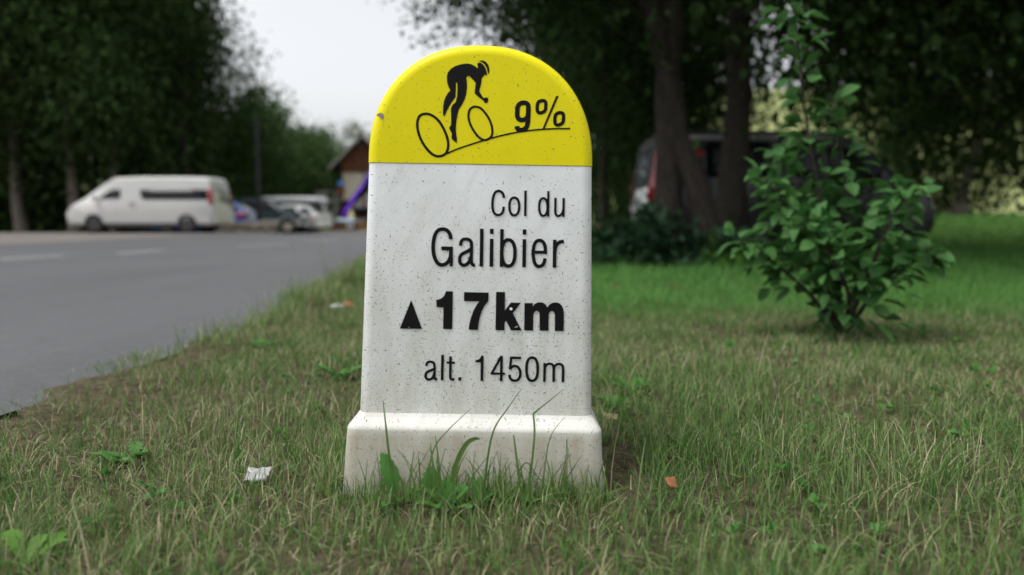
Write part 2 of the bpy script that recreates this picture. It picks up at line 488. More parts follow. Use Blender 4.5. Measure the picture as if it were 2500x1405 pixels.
def interp(tab, y):
    ys = [t[0] for t in tab]
    return float(np.interp(y, ys, [t[1] for t in tab]))
R_EDGE = [(-6, -1.2), (1.5, -1.42), (2.5, -1.36), (3.9, -1.30), (5.5, -1.45), (9, -1.85), (16, -2.4), (24, -2.0), (30, -0.5), (36, 2.5), (46, 3.5)]
L_EDGE = [(-6, -17.0), (16.7, -11.6), (26.7, -9.1), (33, -7.6), (40, -6.2), (46, -5.4)]
def wob(y, s):
    return 0.05 * noise.noise((y * 1.7, s, 0)) + 0.03 * noise.noise((y * 6.0, s, 3))

def sheet(name, ys, fl, fr, n, dz, mat):
    V, F = [], []
    for y in ys:
        a, b = fl(y), fr(y)
        for i in range(n + 1):
            x = a + (b - a) * i / n
            V.append((x, y, g(x, y) + dz))
    for j in range(len(ys) - 1):
        for i in range(n):
            F.append([j * (n + 1) + i, j * (n + 1) + i + 1, (j + 1) * (n + 1) + i + 1, (j + 1) * (n + 1) + i])
    return mesh(name, V, F, mat, smooth=True)

ys = list(np.arange(-6, 8, 0.2)) + list(np.arange(8, 46.1, 0.5))
tag(sheet("road", ys, lambda y: interp(L_EDGE, y), lambda y: interp(R_EDGE, y) + wob(y, 1), 24, 0.012, M['asphalt']),
    "grey asphalt road curving past the stone towards the parked cars", "road", kind="structure")
tag(sheet("gravel_lot", list(np.arange(12, 47, 0.5)), lambda y: -45.0, lambda y: interp(L_EDGE, y) + 0.25 + wob(y, 5) * 3, 40, 0.020, M['gravel']),
    "brown grey gravel parking strip along the far side of the road", "parking lot", kind="structure")

# dashes of the centre line: worn paint, 6 mm over the asphalt
dash_px = [((-30, 638), (150, 628)), ((282, 622), (400, 614)), ((582, 604.5), (705, 598)), ((746, 592.5), (828, 589.5)), ((862, 587), (930, 584.5))]
gl = lambda p: Vector((p.x, p.y, 0))
def ground_pt(px, py):
    d = ray(px, py)
    t = -CAM_H / d.z
    return Vector((d.x * t, d.y * t, 0))
for k, (a, b) in enumerate(dash_px):
    A, B = ground_pt(*a), ground_pt(*b)
    d = (B - A).normalized(); q = Vector((-d.y, d.x, 0)) * 0.075
    n = 8; V = []
    for i in range(n + 1):
        p = A.lerp(B, i / n)
        for s in (-1, 1):
            c = p + q * s
            V.append((c.x, c.y, g(c.x, c.y) + 0.019))
    o = mesh("centre_line_dash", V, [[2 * i, 2 * i + 1, 2 * i + 3, 2 * i + 2] for i in range(n)], M['paint'])
    tag(o, ["faded white road dash nearest, at the left edge", "faded white road dash in front of the large van", "bright white road dash in front of the dark green car",
            "thin white road dash before the white minibus", "white road dash reaching behind the stone"][k], "road marking", "dashes of the centre line", "structure")

# dry soil and cut straw fraying out over the asphalt along the verge
yv = np.arange(0.4, 16, 0.06)
Vv, Fv = [], []
for y in yv:
    y = float(y)
    a = interp(R_EDGE, y) - 0.02 + 0.12 * noise.noise((y * 2.3, 7, 0)) + 0.07 * noise.noise((y * 9, 2, 0)) + 0.04 * noise.noise((y * 25, 4, 0))
    for i in range(5):
        x = a + (interp(R_EDGE, y) + 0.30 - a) * i / 4
        Vv.append((x, y, g(x, y) + (0.0135, 0.015, 0.014, 0.004, -0.02)[i]))
for j in range(len(yv) - 1):
    for i in range(4):
        Fv.append([j * 5 + i, j * 5 + i + 1, j * 5 + 6 + i, j * 5 + 5 + i])
tag(mesh("verge", Vv, Fv, M['ground'], smooth=True), "strip of dry soil fraying out over the road's near edge", "verge", kind="structure")

# far wooded hill on the left
HX = np.linspace(-190, 60, 60); HY = np.linspace(120, 330, 30)
def hill_z(x, y):
    return (6 + 24 * sm(130, 300, y)) * (0.75 + 0.25 * math.sin(x * 0.045 + 1.0)) + 3 * noise.noise((x * 0.03, y * 0.03, 1)) - 5 + 10 * sm(-40, -120, x)
V = [(x, y, hill_z(x, y)) for y in HY for x in HX]
F = [[j * 60 + i, j * 60 + i + 1, (j + 1) * 60 + i + 1, (j + 1) * 60 + i] for j in range(29) for i in range(59)]
tag(mesh("hill", V, F, M['leaf_pale'], smooth=True), "pale green wooded hillside far behind the cars", "hill", kind="structure")

# ================================================================ FOLIAGE BUILDERS
def leaf_shape(kind):
    if kind == 'diamond':
        return np.array([(0, 0, 0), (0.32, 0.45, 0.06), (0, 1, 0), (-0.32, 0.45, 0.06)]), np.array([[0, 1, 2], [0, 2, 3]])
    if kind == 'oval':
        v = np.array([(0, 0, 0), (0.24, 0.25, 0.05), (0.3, 0.55, 0.06), (0, 1, -0.08), (-0.3, 0.55, 0.06), (-0.24, 0.25, 0.05), (0, 0.5, 0)])
        return v, np.array([[0, 1, 6], [1, 2, 6], [2, 3, 6], [3, 4, 6], [4, 5, 6], [5, 0, 6]])
    if kind == 'blade':          # a smooth leaf: folded along the midrib, drooping tip
        rows = [(0.0, 0.02), (0.12, 0.16), (0.3, 0.28), (0.5, 0.31), (0.7, 0.24), (0.87, 0.12), (1.0, 0.005)]
        v = np.array([(sx * wd, t, 0.16 * abs(sx) * wd * 2 - 0.16 * t * t) for t, wd in rows for sx in (-1, 0, 1)])
        f = []
        for j in range(len(rows) - 1):
            for k in (0, 1):
                a = 3 * j + k
                f += [[a, a + 1, a + 4], [a, a + 4, a + 3]]
        return v, np.array(f)
    if kind == 'maple':
        p = [(0, 0), (0.16, 0.10), (0.42, 0.05), (0.34, 0.3), (0.62, 0.5), (0.32, 0.56), (0.3, 0.74), (0.12, 0.68), (0, 1.0)]
        p = p + [(-x, y) for x, y in p[1:-1]][::-1]
        v = np.array([(x, y, 0.05 * abs(x) - 0.1 * y * y) for x, y in p] + [(0, 0.42, 0.02)])
        n = len(p)
        return v, np.array([[i, (i + 1) % n, n] for i in range(n)])

def scatter_leaves(P, D, size, kind, rg):
    """P (n,3) leaf bases, D (n,3) growing directions -> V, F"""
    lv, lf = leaf_shape(kind)
    n = len(P)
    D = D / (np.linalg.norm(D, axis=1, keepdims=True) + 1e-9)
    up = rg.normal(size=(n, 3)) * 0.55 + np.array([0, 0, 1.0])
    X = np.cross(D, up); X /= np.linalg.norm(X, axis=1, keepdims=True) + 1e-9
    Z = np.cross(X, D)
    s = (size * rg.uniform(0.65, 1.25, n))[:, None, None]
    W = P[:, None, :] + s * (lv[None, :, 0:1] * X[:, None] + lv[None, :, 1:2] * D[:, None] + lv[None, :, 2:3] * Z[:, None])
    Fs = lf[None] + (np.arange(n) * len(lv))[:, None, None]
    return W.reshape(-1, 3), Fs.reshape(-1, 3)

def crown_mesh(name, seed, n, rx, rz, leaf, kind, clumps=70, spread=0.17, hollow=0.35, flat=1.0):
    """crown round the origin: leaves gathered in clumps through an uneven ellipsoid"""
    rg = np.random.default_rng(seed)
    C = rg.normal(size=(clumps, 3)); C /= np.linalg.norm(C, axis=1, keepdims=True)
    r = hollow + (1 - hollow) * rg.random(clumps) ** 0.6
    wv = 1 + 0.2 * np.sin(C[:, 0] * 4 + seed) * np.cos(C[:, 1] * 3 + seed * 2) + 0.12 * np.sin(C[:, 2] * 6 + seed)
    C = C * (r * wv)[:, None]
    sz = rg.uniform(0.6, 1.35, clumps)
    pick = rg.choice(clumps, n, p=sz ** 2 / np.sum(sz ** 2))
    o = rg.normal(size=(n, 3)) * (spread * sz[pick])[:, None]
    o[:, 2] *= 0.7
    P = (C[pick] + o) * np.array([rx, rx, rz])
    D = P / np.array([rx, rx, rz]) + rg.normal(size=(n, 3)) * 0.8 + np.array([0, 0, -0.35])
    V, F = scatter_leaves(P, D, leaf, kind, rg)
    o = mesh_np(name, V, F)
    me = o.data
    bpy.data.objects.remove(o)
    return me

def trunk_mb(base, top, r0, r1, lean, rg, limbs=6, spread=2.0, lo=0.35):
    mb = MB()
    n = 9
    pts = []
    for i in range(n):
        t = i / (n - 1)
        p = Vector(base).lerp(Vector(top), t)
        p += Vector((rg.normal() * 0.04, rg.normal() * 0.04, 0)) * (1 if 0 < i < n - 1 else 0)
        pts.append(p)
    rr = [r0 * (1.35 if i == 0 else 1.08 if i == 1 else 1) * (1 - i / (n - 1)) + r1 * i / (n - 1) for i in range(n)]
    mb.tube(pts, rr, 10)
    for k in range(limbs):
        t = lo + (0.95 - lo) * k / max(1, limbs - 1)
        p = Vector(base).lerp(Vector(top), t)
        a = rg.uniform(0, 6.28)
        d = Vector((math.cos(a), math.sin(a), rg.uniform(0.2, 0.9)))
        L = spread * rg.uniform(0.6, 1.1)
        q = [p, p + d * L * 0.4 + Vector((0, 0, 0.1)), p + d * L * 0.75 + Vector((0, 0, 0.15)), p + d * L]
        r = r0 * 0.4 * (1 - t * 0.6)
        mb.tube(q, [r, r * 0.7, r * 0.45, r * 0.15], 6)
    return mb

def tree(loc, crown_me, crown_mat, crown_c, crown_s, label, group, trunks, bark, rot=0.0, name="tree", cat="tree"):
    """tree > trunk(s), crown; the trunks are given as (base, top, r0, r1) relative to the foot"""
    rg = np.random.default_rng(int(abs(loc[0] * 97 + loc[1] * 31)) + 5)
    t = empty(name, (loc[0], loc[1], g(loc[0], loc[1])), label, cat, group)
    for b, tp, r0, r1 in trunks:
        trunk_mb(b, tp, r0, r1, 0, rg, 6, crown_s[0] * 0.55, 0.62 if bark is M['bark'] and loc[0] > 0 else 0.4).build("trunk", bark, t, smooth=True, sharp=60)
    c = bpy.data.objects.new("crown", crown_me)
    COL.objects.link(c)
    if not crown_me.materials:
        crown_me.materials.append(crown_mat)
    c.parent = t
    c.location = crown_c
    c.scale = crown_s if len(crown_s) == 3 else (crown_s[0], crown_s[0], crown_s[1])
    c.rotation_euler = (0, 0, rot)
    c["kind"] = "stuff"
    return t

# crowns of unit radius, shared between alike trees
CR_WOOD = [crown_mesh("woodland_crown", 11 + i, 24000, 1, 1, 0.050, 'diamond', 90, 0.16, 0.25) for i in range(3)]
CR_NEAR = [crown_mesh("broadleaf_crown", 31 + i, 29000, 1, 1, 0.032, 'oval', 170, 0.13, 0.15) for i in range(2)]
CR_OPEN = [crown_mesh("open_crown", 91, 5200, 1, 1, 0.06, 'diamond', 70, 0.15, 0.2)]
CR_MID = [crown_mesh("mid_crown", 51 + i, 11000, 1, 1, 0.075, 'diamond', 80, 0.15, 0.3) for i in range(2)]
CR_PALE = [crown_mesh("pale_crown", 71, 1600, 1, 1, 0.2, 'diamond', 26, 0.2, 0.4)]

# ---- the wood on the left, behind the large van
wood = [  # x, y, crown radius, crown half height, crown centre z, trunk radius, label
    (-18.6, 31.5, 4.2, 5.6, 8.0, 0.21, "dark tree with pale slim trunk just left of the large van's nose"),
    (-21.0, 31.8, 4.2, 6.2, 8.6, 0.22, "dark tree with the leftmost pale trunk beside the road"),
    (-17.4, 32.6, 3.9, 6.4, 8.4, 0.2, "dark tree with pale trunk rising behind the large van's windscreen"),
    (-25.2, 34.0, 4.8, 7.0, 8.8, 0.26, "dark tree at the far left edge beyond the road"),
    (-15.9, 36.5, 3.4, 4.2, 7.8, 0.22, "tall dark tree behind the large van, its crown meeting open sky"),
    (-19.8, 39.0, 5.4, 7.6, 11.4, 0.26, "tallest dark tree towering behind the row of pale trunks"),
    (-28.5, 40.0, 5.6, 8.0, 10.0, 0.28, "broad dark tree filling the top corner beyond the road"),
    (-22.6, 43.0, 5.6, 8.0, 11.0, 0.28, "dark tree deep in the wood behind the pale trunks"),
    (-18.9, 47.0, 4.4, 4.6, 5.2, 0.24, "mid height dark tree above the small blue car"),
]
for i, (x, y, r, h, cz, tr, lab) in enumerate(wood):
    tree((x, y), CR_OPEN[0] if i in (2, 4) else CR_WOOD[i % 3], M['leaf_wood'], (0, 0, cz), (r, h), lab, "trees of the wood on the left",
         [((0, 0, -0.1), (random.uniform(-0.5, 0.5), 0, cz + h * 0.5), tr, tr * 0.3)], M['bark_pale'] if i < 3 else M['bark'], rot=i * 1.3)

# undergrowth along the foot of the wood: nobody could count it
rg = np.random.default_rng(5)
n = 26000
row = rg.random(n) < 0.5
P = np.stack([np.where(row, rg.uniform(-42, -13.5, n), rg.uniform(-60, -19, n)), np.where(row, 35.5, 46.0) + rg.normal(size=n) * 1.3, np.abs(rg.normal(size=n)) * np.where(row, 1.5, 3.4) + 0.05], 1)
P[:, 2] *= 0.85 + 0.3 * np.sin(P[:, 0] * 1.3)
V, F = scatter_leaves(P, rg.normal(size=(n, 3)) + np.array([0, -0.3, 0.2]), 0.42, 'diamond', rg)
tag(mesh_np("undergrowth", V, F, M['leaf_wood']), "dark undergrowth along the foot of the wood behind the large van", "undergrowth", kind="stuff")

# ---- mid trees between the wood and the chalet
mids = [(-19.5, 56, 4.4, 4.6, 5.2, "mid green bushy tree behind the dark green car"), (-16.3, 62, 4.0, 4.3, 4.3, "rounded green tree behind the white minibus roof"),
        (-14.4, 72, 3.3, 3.9, 5.2, "pale topped tree standing beside the chalet roof"), (-23.5, 66, 5.0, 5.4, 5.6, "green tree partly covered by the dark wood's edge"),
        (-20.3, 76, 4.6, 4.2, 4.6, "green tree in the middle of the row under the hill")]
for i, (x, y, r, h, cz, lab) in enumerate(mids):
    tree((x, y), CR_MID[i % 2], M['leaf_mid'], (0, 0, cz), (r, h), lab, "green trees behind the parked cars",
         [((0, 0, -0.1), (0.2, 0, cz), 0.2, 0.08)], M['bark'], rot=i * 2.1)
# trees of the far hill, one mass
rg = np.random.default_rng(9)
cm = CR_PALE[0]
nv = len(cm.vertices); cv = np.empty(nv * 3, dtype=np.float32); cm.vertices.foreach_get("co", cv); cv = cv.reshape(-1, 3)
cf = np.array([p.vertices[:] for p in cm.polygons])
VV, FF = [], []
for k in range(120):
    x, y = rg.uniform(-150, 0), rg.uniform(135, 300)
    s = rg.uniform(3, 5.5)
    VV.append(cv * np.array([s, s, s * 1.1]) + np.array([x, y, hill_z(x, y) + s * 0.6])); FF.append(cf + k * nv)
tag(mesh_np("hill_forest", np.concatenate(VV), np.concatenate(FF), M['leaf_pale']), "pale far-off trees covering the hillside", "forest", kind="stuff")

# ---- the trees on the right
twin = tree((2.1, 9.6), CR_NEAR[0], M['leaf_lime'], (0.75, 0.2, 7.0), (4.6, 4.5), "twin stemmed grey tree, one stem leaning, over the dark shrub", "trees shading the lawn",
            [((-0.12, 0, -0.1), (-0.05, 0.1, 6.0), 0.19, 0.09), ((0.56, -0.1, -0.1), (-0.75, -0.05, 4.4), 0.17, 0.09)], M['bark'])
right = [  # x, y, cx, cz, r, h, trunk r, lean, label
    (3.15, 10.7, 0.9, 7.3, 4.4, 4.2, 0.21, 0.1, "thick dark trunked tree in front of the shaded van's side"),
    (7.7, 9.2, 0.2, 7.2, 5.0, 4.7, 0.2, -0.3, "dark tree spreading over the leafy sapling"),
    (10.2, 12.2, 0.3, 6.0, 4.6, 4.4, 0.22, 0.2, "dark tree over the shaded van's nose"),
    (1.75, 14.6, 0.6, 4.6, 2.6, 3.6, 0.075, 0.05, "slim young tree rising close behind the stone's right edge"),
    (3.6, 19.5, 0.2, 4.4, 3.2, 4.2, 0.14, 0.0, "low green tree behind the slim young tree"),
    (2.2, 25.0, 1.2, 5.2, 3.4, 5.0, 0.2, 0.0, "bushy tree deep between the stone and the twin stems"),
    (15.6, 12.5, 0.0, 6.6, 4.8, 4.6, 0.24, 0.0, "dark tree at the right edge over the lawn"),
    (15.2, 25.3, 0.2, 6.4, 4.0, 5.2, 0.2, 0.9, "tree with a pale leaning trunk beyond the sunlit lawn"),
    (20.2, 27.0, 0.0, 7.4, 4.8, 5.4, 0.25, 0.0, "dark tree beyond the lawn at the right edge"),
    (5.0, 27.5, 0.0, 6.0, 3.4, 5.8, 0.2, 0.0, "dark tree behind the shaded van's roof"),
    (17.2, 33.0, 0.0, 7.6, 4.6, 6.2, 0.22, 0.0, "tall dark tree beyond the sunlit lawn"),
]
for i, (x, y, cx, cz, r, h, tr, lean, lab) in enumerate(right):
    tree((x, y), CR_NEAR[i % 2] if y < 20 else CR_WOOD[i % 3], M['leaf_lime'], (cx, 0, cz), (r, h), lab, "trees shading the lawn",
         [((0, 0, -0.1), (lean * 2, 0.1, cz + h * 0.4), tr, tr * 0.35)], M['bark_pale'] if lean == 0.9 else M['bark'], rot=i * 0.9 + 0.4)

bough = bpy.data.objects.new("bough", CR_NEAR[1]); COL.objects.link(bough); bough.parent = twin
bough.location, bough.scale, bough.rotation_euler = (-2.15, -0.4, 4.0), (2.05, 1.6, 1.45), (0, 0, 2.0)
bough["kind"] = "stuff"
# ---- low shrubs at the back of the right lawn
def shrub(loc, size, n, leaf, kind, mat, label, seed, cat="shrub", name="shrub"):
    rg = np.random.default_rng(seed)
    t = empty(name, (loc[0], loc[1], g(*loc)), label, cat)
    C = rg.normal(size=(26, 3)) * np.array([0.33, 0.3, 0.3]) + np.array([0, 0, 0.42]); C[:, 2] = np.abs(C[:, 2])
    pk = rg.integers(0, 26, n)
    P = (C[pk] + rg.normal(size=(n, 3)) * 0.12)
    P[:, 2] = np.clip(P[:, 2], 0.03, None)
    P *= np.array(size)
    V, F = scatter_leaves(P, P / np.array(size) - np.array([0, 0, 0.35]) + rg.normal(size=(n, 3)) * 0.5, leaf, kind, rg)
    tag(mesh_np("foliage", V, F, mat, t), kind="stuff")
    mb = MB()
    for k in range(7):
        e = C[rg.integers(0, 26)] * np.array(size)
        mb.tube([(e[0] * 0.15, e[1] * 0.15, -0.02), (e[0] * 0.5, e[1] * 0.5, e[2] * 0.6), tuple(e)], [0.012, 0.009, 0.004], 5)
    mb.build("stems", M['bark'], t, smooth=True)
    return t
shrub((1.75, 8.7), (1.0, 0.6, 0.62), 1500, 0.10, 'maple', M['leaf_shrub'], "dark maple leaved shrub at the foot of the twin stemmed tree", 3)
shrub((2.32, 8.35), (0.26, 0.2, 0.34), 60, 0.12, 'maple', M['leaf_fresh'], "small bright green seedling right of the dark shrub", 4, "seedling", "seedling")
shrub((1.6, 10.9), (0.6, 0.4, 0.8), 700, 0.08, 'oval', M['leaf_lime'], "tall loose bush covering the shaded van's back corner", 6)
shrub((1.5, 16.5), (1.3, 0.9, 1.9), 2600, 0.10, 'oval', M['leaf_mid'], "yellow green bush behind the slim young tree", 8)
shrub((6.4, 14.8), (2.6, 0.8, 1.1), 2600, 0.12, 'oval', M['leaf_lime'], "low dark hedge bush in the shade beyond the sapling", 10)
shrub((23.0, 24.5), (3.2, 1.0, 2.2), 2600, 0.16, 'oval', M['leaf_wood'], "dark bush bordering the sunlit lawn at the right edge", 12)
shrub((16.0, 29.0), (4.0, 1.0, 2.4), 3000, 0.18, 'oval', M['leaf_wood'], "dark bush on the bank beyond the sunlit lawn", 13)
shrub((8.0, 30.5), (3.5, 1.0, 2.6), 3000, 0.18, 'oval', M['leaf_wood'], "dark bush on the bank far behind the shaded van", 14)

shrub((4.15, 10.2), (1.15, 0.5, 1.35), 1700, 0.09, 'oval', M['leaf_lime'], "dark bush hiding the grey van's side behind the sapling", 15)  # bush added to make the view past the trunks darker
# ---- the young tree in front on the right: each large leaf a part
def sapling():
    rg = np.random.default_rng(21)
    base = Vector((1.56, 3.45, 0))
    t = empty("sapling", base, "leafy green sapling with upright shoots standing on the lawn", "sapling")
    stems = [((0, 0, 0), (-0.1, 0, 0.5), (-0.2, 0.02, 1.0), (-0.29, 0.0, 1.55)), ((0, 0, 0), (-0.02, 0.05, 0.4), (0.0, 0.05, 0.75), (-0.08, 0.05, 1.12)),
             ((0, 0, 0), (-0.15, -0.05, 0.35), (-0.3, -0.08, 0.58), (-0.42, -0.06, 0.74)), ((0, 0, 0), (-0.16, 0.02, 0.2), (-0.34, 0.05, 0.36), (-0.5, 0.03, 0.46)),
             ((0, 0, 0), (0.1, 0.06, 0.3), (0.2, 0.1, 0.5), (0.3, 0.08, 0.68)), ((0, 0, 0), (0.1, -0.06, 0.2), (0.2, -0.1, 0.34), (0.33, -0.1, 0.42)),
             ((0, 0, 0), (0.05, -0.12, 0.3), (0.1, -0.16, 0.5), (0.2, -0.18, 0.72)), ((0, 0, 0), (-0.12, 0.12, 0.3), (-0.18, 0.2, 0.6), (-0.26, 0.22, 0.92)),
             ((0, 0, 0), (-0.05, -0.15, 0.2), (-0.15, -0.22, 0.36), (-0.28, -0.22, 0.55))]
    paths = []
    for s in stems:
        c = [Vector(p) for p in catmull(list(s), n=8)]
        paths.append(c)
        MB().tube(c, list(np.linspace(0.013, 0.003, len(c))), 6).build("stem", M['bark'], t, smooth=True)
    lv, lf = leaf_shape('blade')
    lms = []
    for k in range(4):
        w = 0.85 + 0.35 * k / 3
        o = mesh("leaf", [(v[0] * w, v[1], v[2] * (1 + k * 0.4)) for v in lv], [list(f) for f in lf], M['leaf_bush'], smooth=True)
        lms.append(o.data); bpy.data.objects.remove(o)
    rest_P, rest_D = [], []
    cnt = 0
    for k in range(1000):
        c = paths[k % len(paths)]
        main = (k % len(paths)) == 0
        if main and k > 1000:
            continue
        u = rg.uniform(0.15, 1.0) if not main else rg.uniform(0.12, 1.0) ** 0.8
        i = min(int(u * (len(c) - 1)), len(c) - 2)
        p = c[i].lerp(c[i + 1], u * (len(c) - 1) - i)
        d = Vector((rg.normal(), rg.normal(), rg.normal() * 0.5 - 0.1)).normalized()
        twig = 0.07 if main else 0.17 * (1.15 - u)
        p = p + d * rg.uniform(0.01, twig + 0.03)
        if p.z < 0.28 and rg.random() < 0.55:
            continue
        if cnt < 300 and k % 4 == 0:
            o = bpy.data.objects.new("leaf", lms[cnt % 4]); COL.objects.link(o); o.parent = t
            q = d.to_track_quat('Y', 'Z')
            o.rotation_mode = 'QUATERNION'; o.rotation_quaternion = q
            o.location = p; s = rg.uniform(0.045, 0.115); o.scale = (s, s, s)
            cnt += 1
        else:
            rest_P.append(p[:]); rest_D.append(d[:])
    V, F = scatter_leaves(np.array(rest_P), np.array(rest_D), 0.085, 'blade', rg)
    tag(mesh_np("foliage", V, F, M['leaf_bush'], t), kind="stuff")
sapling()
# ================================================================ THE STONE
YF = 1.47                       # depth of the stone's front face
TILT = rad(0.94)                # it leans a little to the right
SB = at(1159, 1205, YF)         # its foot
SB.z = 0.0
root = empty("milestone", SB, "white milestone with yellow rounded top and black lettering standing in the grass", "milestone", rot=(0, TILT, 0))
Ri = Matrix.Rotation(-TILT, 3, 'Y')
def loc_px(px, py, Y=YF):
    return Ri @ (at(px, py, Y) - SB)
DEPTH = 0.24
def rrect(xl, xr, yf, yb, r, n=5):
    out = []
    for cx, cy, a0 in ((xl + r, yf + r, 180), (xr - r, yf + r, 270), (xr - r, yb - r, 0), (xl + r, yb - r, 90)):
        for k in range(-1, n + 2):
            a = rad(a0 + 90 * min(max(k, 0), n) / n)
            t = 0.0015 if k == -1 else -0.0015 if k == n + 1 else 0.0     # keeps the broad faces flat
            out.append((cx + r * math.cos(a) + t * math.sin(a), cy + r * math.sin(a) - t * math.cos(a)))
    return out
def ring_stack(name, levels, mat, parent, cap_top=True, cap_bot=True, sharp=50):
    V, F = [], []
    n = None
    for (xl, xr, yf, yb, r, z) in levels:
        q = rrect(xl, xr, yf, yb, r)
        n = len(q)
        V += [(x, y, z) for x, y in q]
    for j in range(len(levels) - 1):
        for i in range(n):
            F.append([j * n + i, j * n + (i + 1) % n, (j + 1) * n + (i + 1) % n, (j + 1) * n + i])
    if cap_bot:
        F.append(list(range(n))[::-1])
    if cap_top:
        F.append([(len(levels) - 1) * n + i for i in range(n)])
    return mesh(name, V, F, mat, parent, True, sharp)

bl, br = loc_px(897, 398), loc_px(1447, 407)
fl_, fr_ = loc_px(875, 1008), loc_px(1446, 1019)
zb, zt = (fl_.z + fr_.z) / 2, (bl.z + br.z) / 2
RB = 0.020
ring_stack("body", [(fl_.x, fr_.x, 0, DEPTH, RB, zb - 0.03), (fl_.x, fr_.x, 0, DEPTH, RB, zb), (bl.x, br.x, 0, DEPTH, RB, zt)], M['white_stone'], root)
# plinth: sloping shoulder, rounded edge, slightly spreading foot
PF = -0.042
pl, pr = loc_px(842, 1044, YF + PF), loc_px(1472, 1054, YF + PF)
ql, qr = loc_px(832, 1200, YF + PF), loc_px(1476, 1206, YF + PF)
zs = (pl.z + pr.z) / 2
zq = (ql.z + qr.z) / 2
lv = [(ql.x - 0.004, qr.x + 0.004, PF - 0.004, DEPTH + 0.05, 0.024, -0.08), (ql.x, qr.x, PF - 0.002, DEPTH + 0.045, 0.024, zq), (pl.x, pr.x, PF, DEPTH + 0.042, 0.024, zs - 0.006)]
for k in range(1, 4):
    a = k / 3
    lv.append((pl.x + 0.007 * a * a, pr.x - 0.007 * a * a, PF + 0.007 * a * a, DEPTH + 0.042 - 0.007 * a * a, 0.024, zs - 0.006 + 0.010 * a))
lv += [(fl_.x - 0.006, fr_.x + 0.006, -0.006, DEPTH + 0.006, 0.021, zb - 0.006), (fl_.x - 0.001, fr_.x + 0.001, -0.001, DEPTH + 0.001, 0.02, zb + 0.001), (fl_.x + 0.01, fr_.x - 0.01, 0.01, DEPTH - 0.01, 0.02, zb + 0.002)]
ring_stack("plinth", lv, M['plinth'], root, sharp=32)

# yellow cap: superellipse arch with rounded edge, a paint's thickness proud of the body
ZT = loc_px(1186, 108).z
cxm, hw, hh = (bl.x + br.x) / 2, (br.x - bl.x) / 2 + 0.001, ZT - zt
NA = 48
def arch(t):      # t 0..pi from right foot to left foot
    c, s_ = math.cos(t), math.sin(t)
    e = 2 / 2.22
    return Vector((cxm + hw * math.copysign(abs(c) ** e, c), 0, zt + 0.001 + hh * abs(s_) ** e))
ap = [arch(math.pi * (0.5 - 0.5 * math.cos(math.pi * i / NA) if False else i / NA)) for i in range(NA + 1)]
nrm = []
for i, p in enumerate(ap):
    a, b = ap[max(i - 1, 0)], ap[min(i + 1, NA)]
    d = (b - a).normalized()
    nrm.append(Vector((d.z, 0, -d.x)))
nrm[0], nrm[-1] = Vector((1, 0, 0)), Vector((-1, 0, 0))
V, F = [], []
rings = []
for side in (0, 1):
    for k in (range(-1, 6) if side == 0 else range(0, 7)):
        kk = min(max(k, 0), 5)
        a = rad(90 * (kk / 5 if side == 0 else 1 - kk / 5))
        ins, dep = RB * (1 - math.sin(a)), RB * (1 - math.cos(a))
        if k != kk:
            ins += 0.0015
        y = -0.001 + dep if side == 0 else DEPTH + 0.001 - dep
        rings.append([p - n_ * ins + Vector((0, y, 0)) for p, n_ in zip(ap, nrm)])
m_ = NA + 1
for r_ in rings:
    V += r_
for j in range(len(rings) - 1):
    for i in range(NA):
        F.append([j * m_ + i, (j + 1) * m_ + i, (j + 1) * m_ + i + 1, j * m_ + i + 1])
F.append(list(range(m_)))
F.append([(len(rings) - 1) * m_ + i for i in range(m_)][::-1])
F.append([j * m_ for j in range(len(rings))] + [j * m_ + NA for j in range(len(rings))][::-1])
cap = mesh("cap", V, F, M['yellow'], root, True, 50)
bm = bmesh.new(); bm.from_mesh(cap.data); bmesh.ops.recalc_face_normals(bm, faces=bm.faces); bm.to_mesh(cap.data); bm.free()
cap["label"] = "glossy yellow rounded top of the milestone"

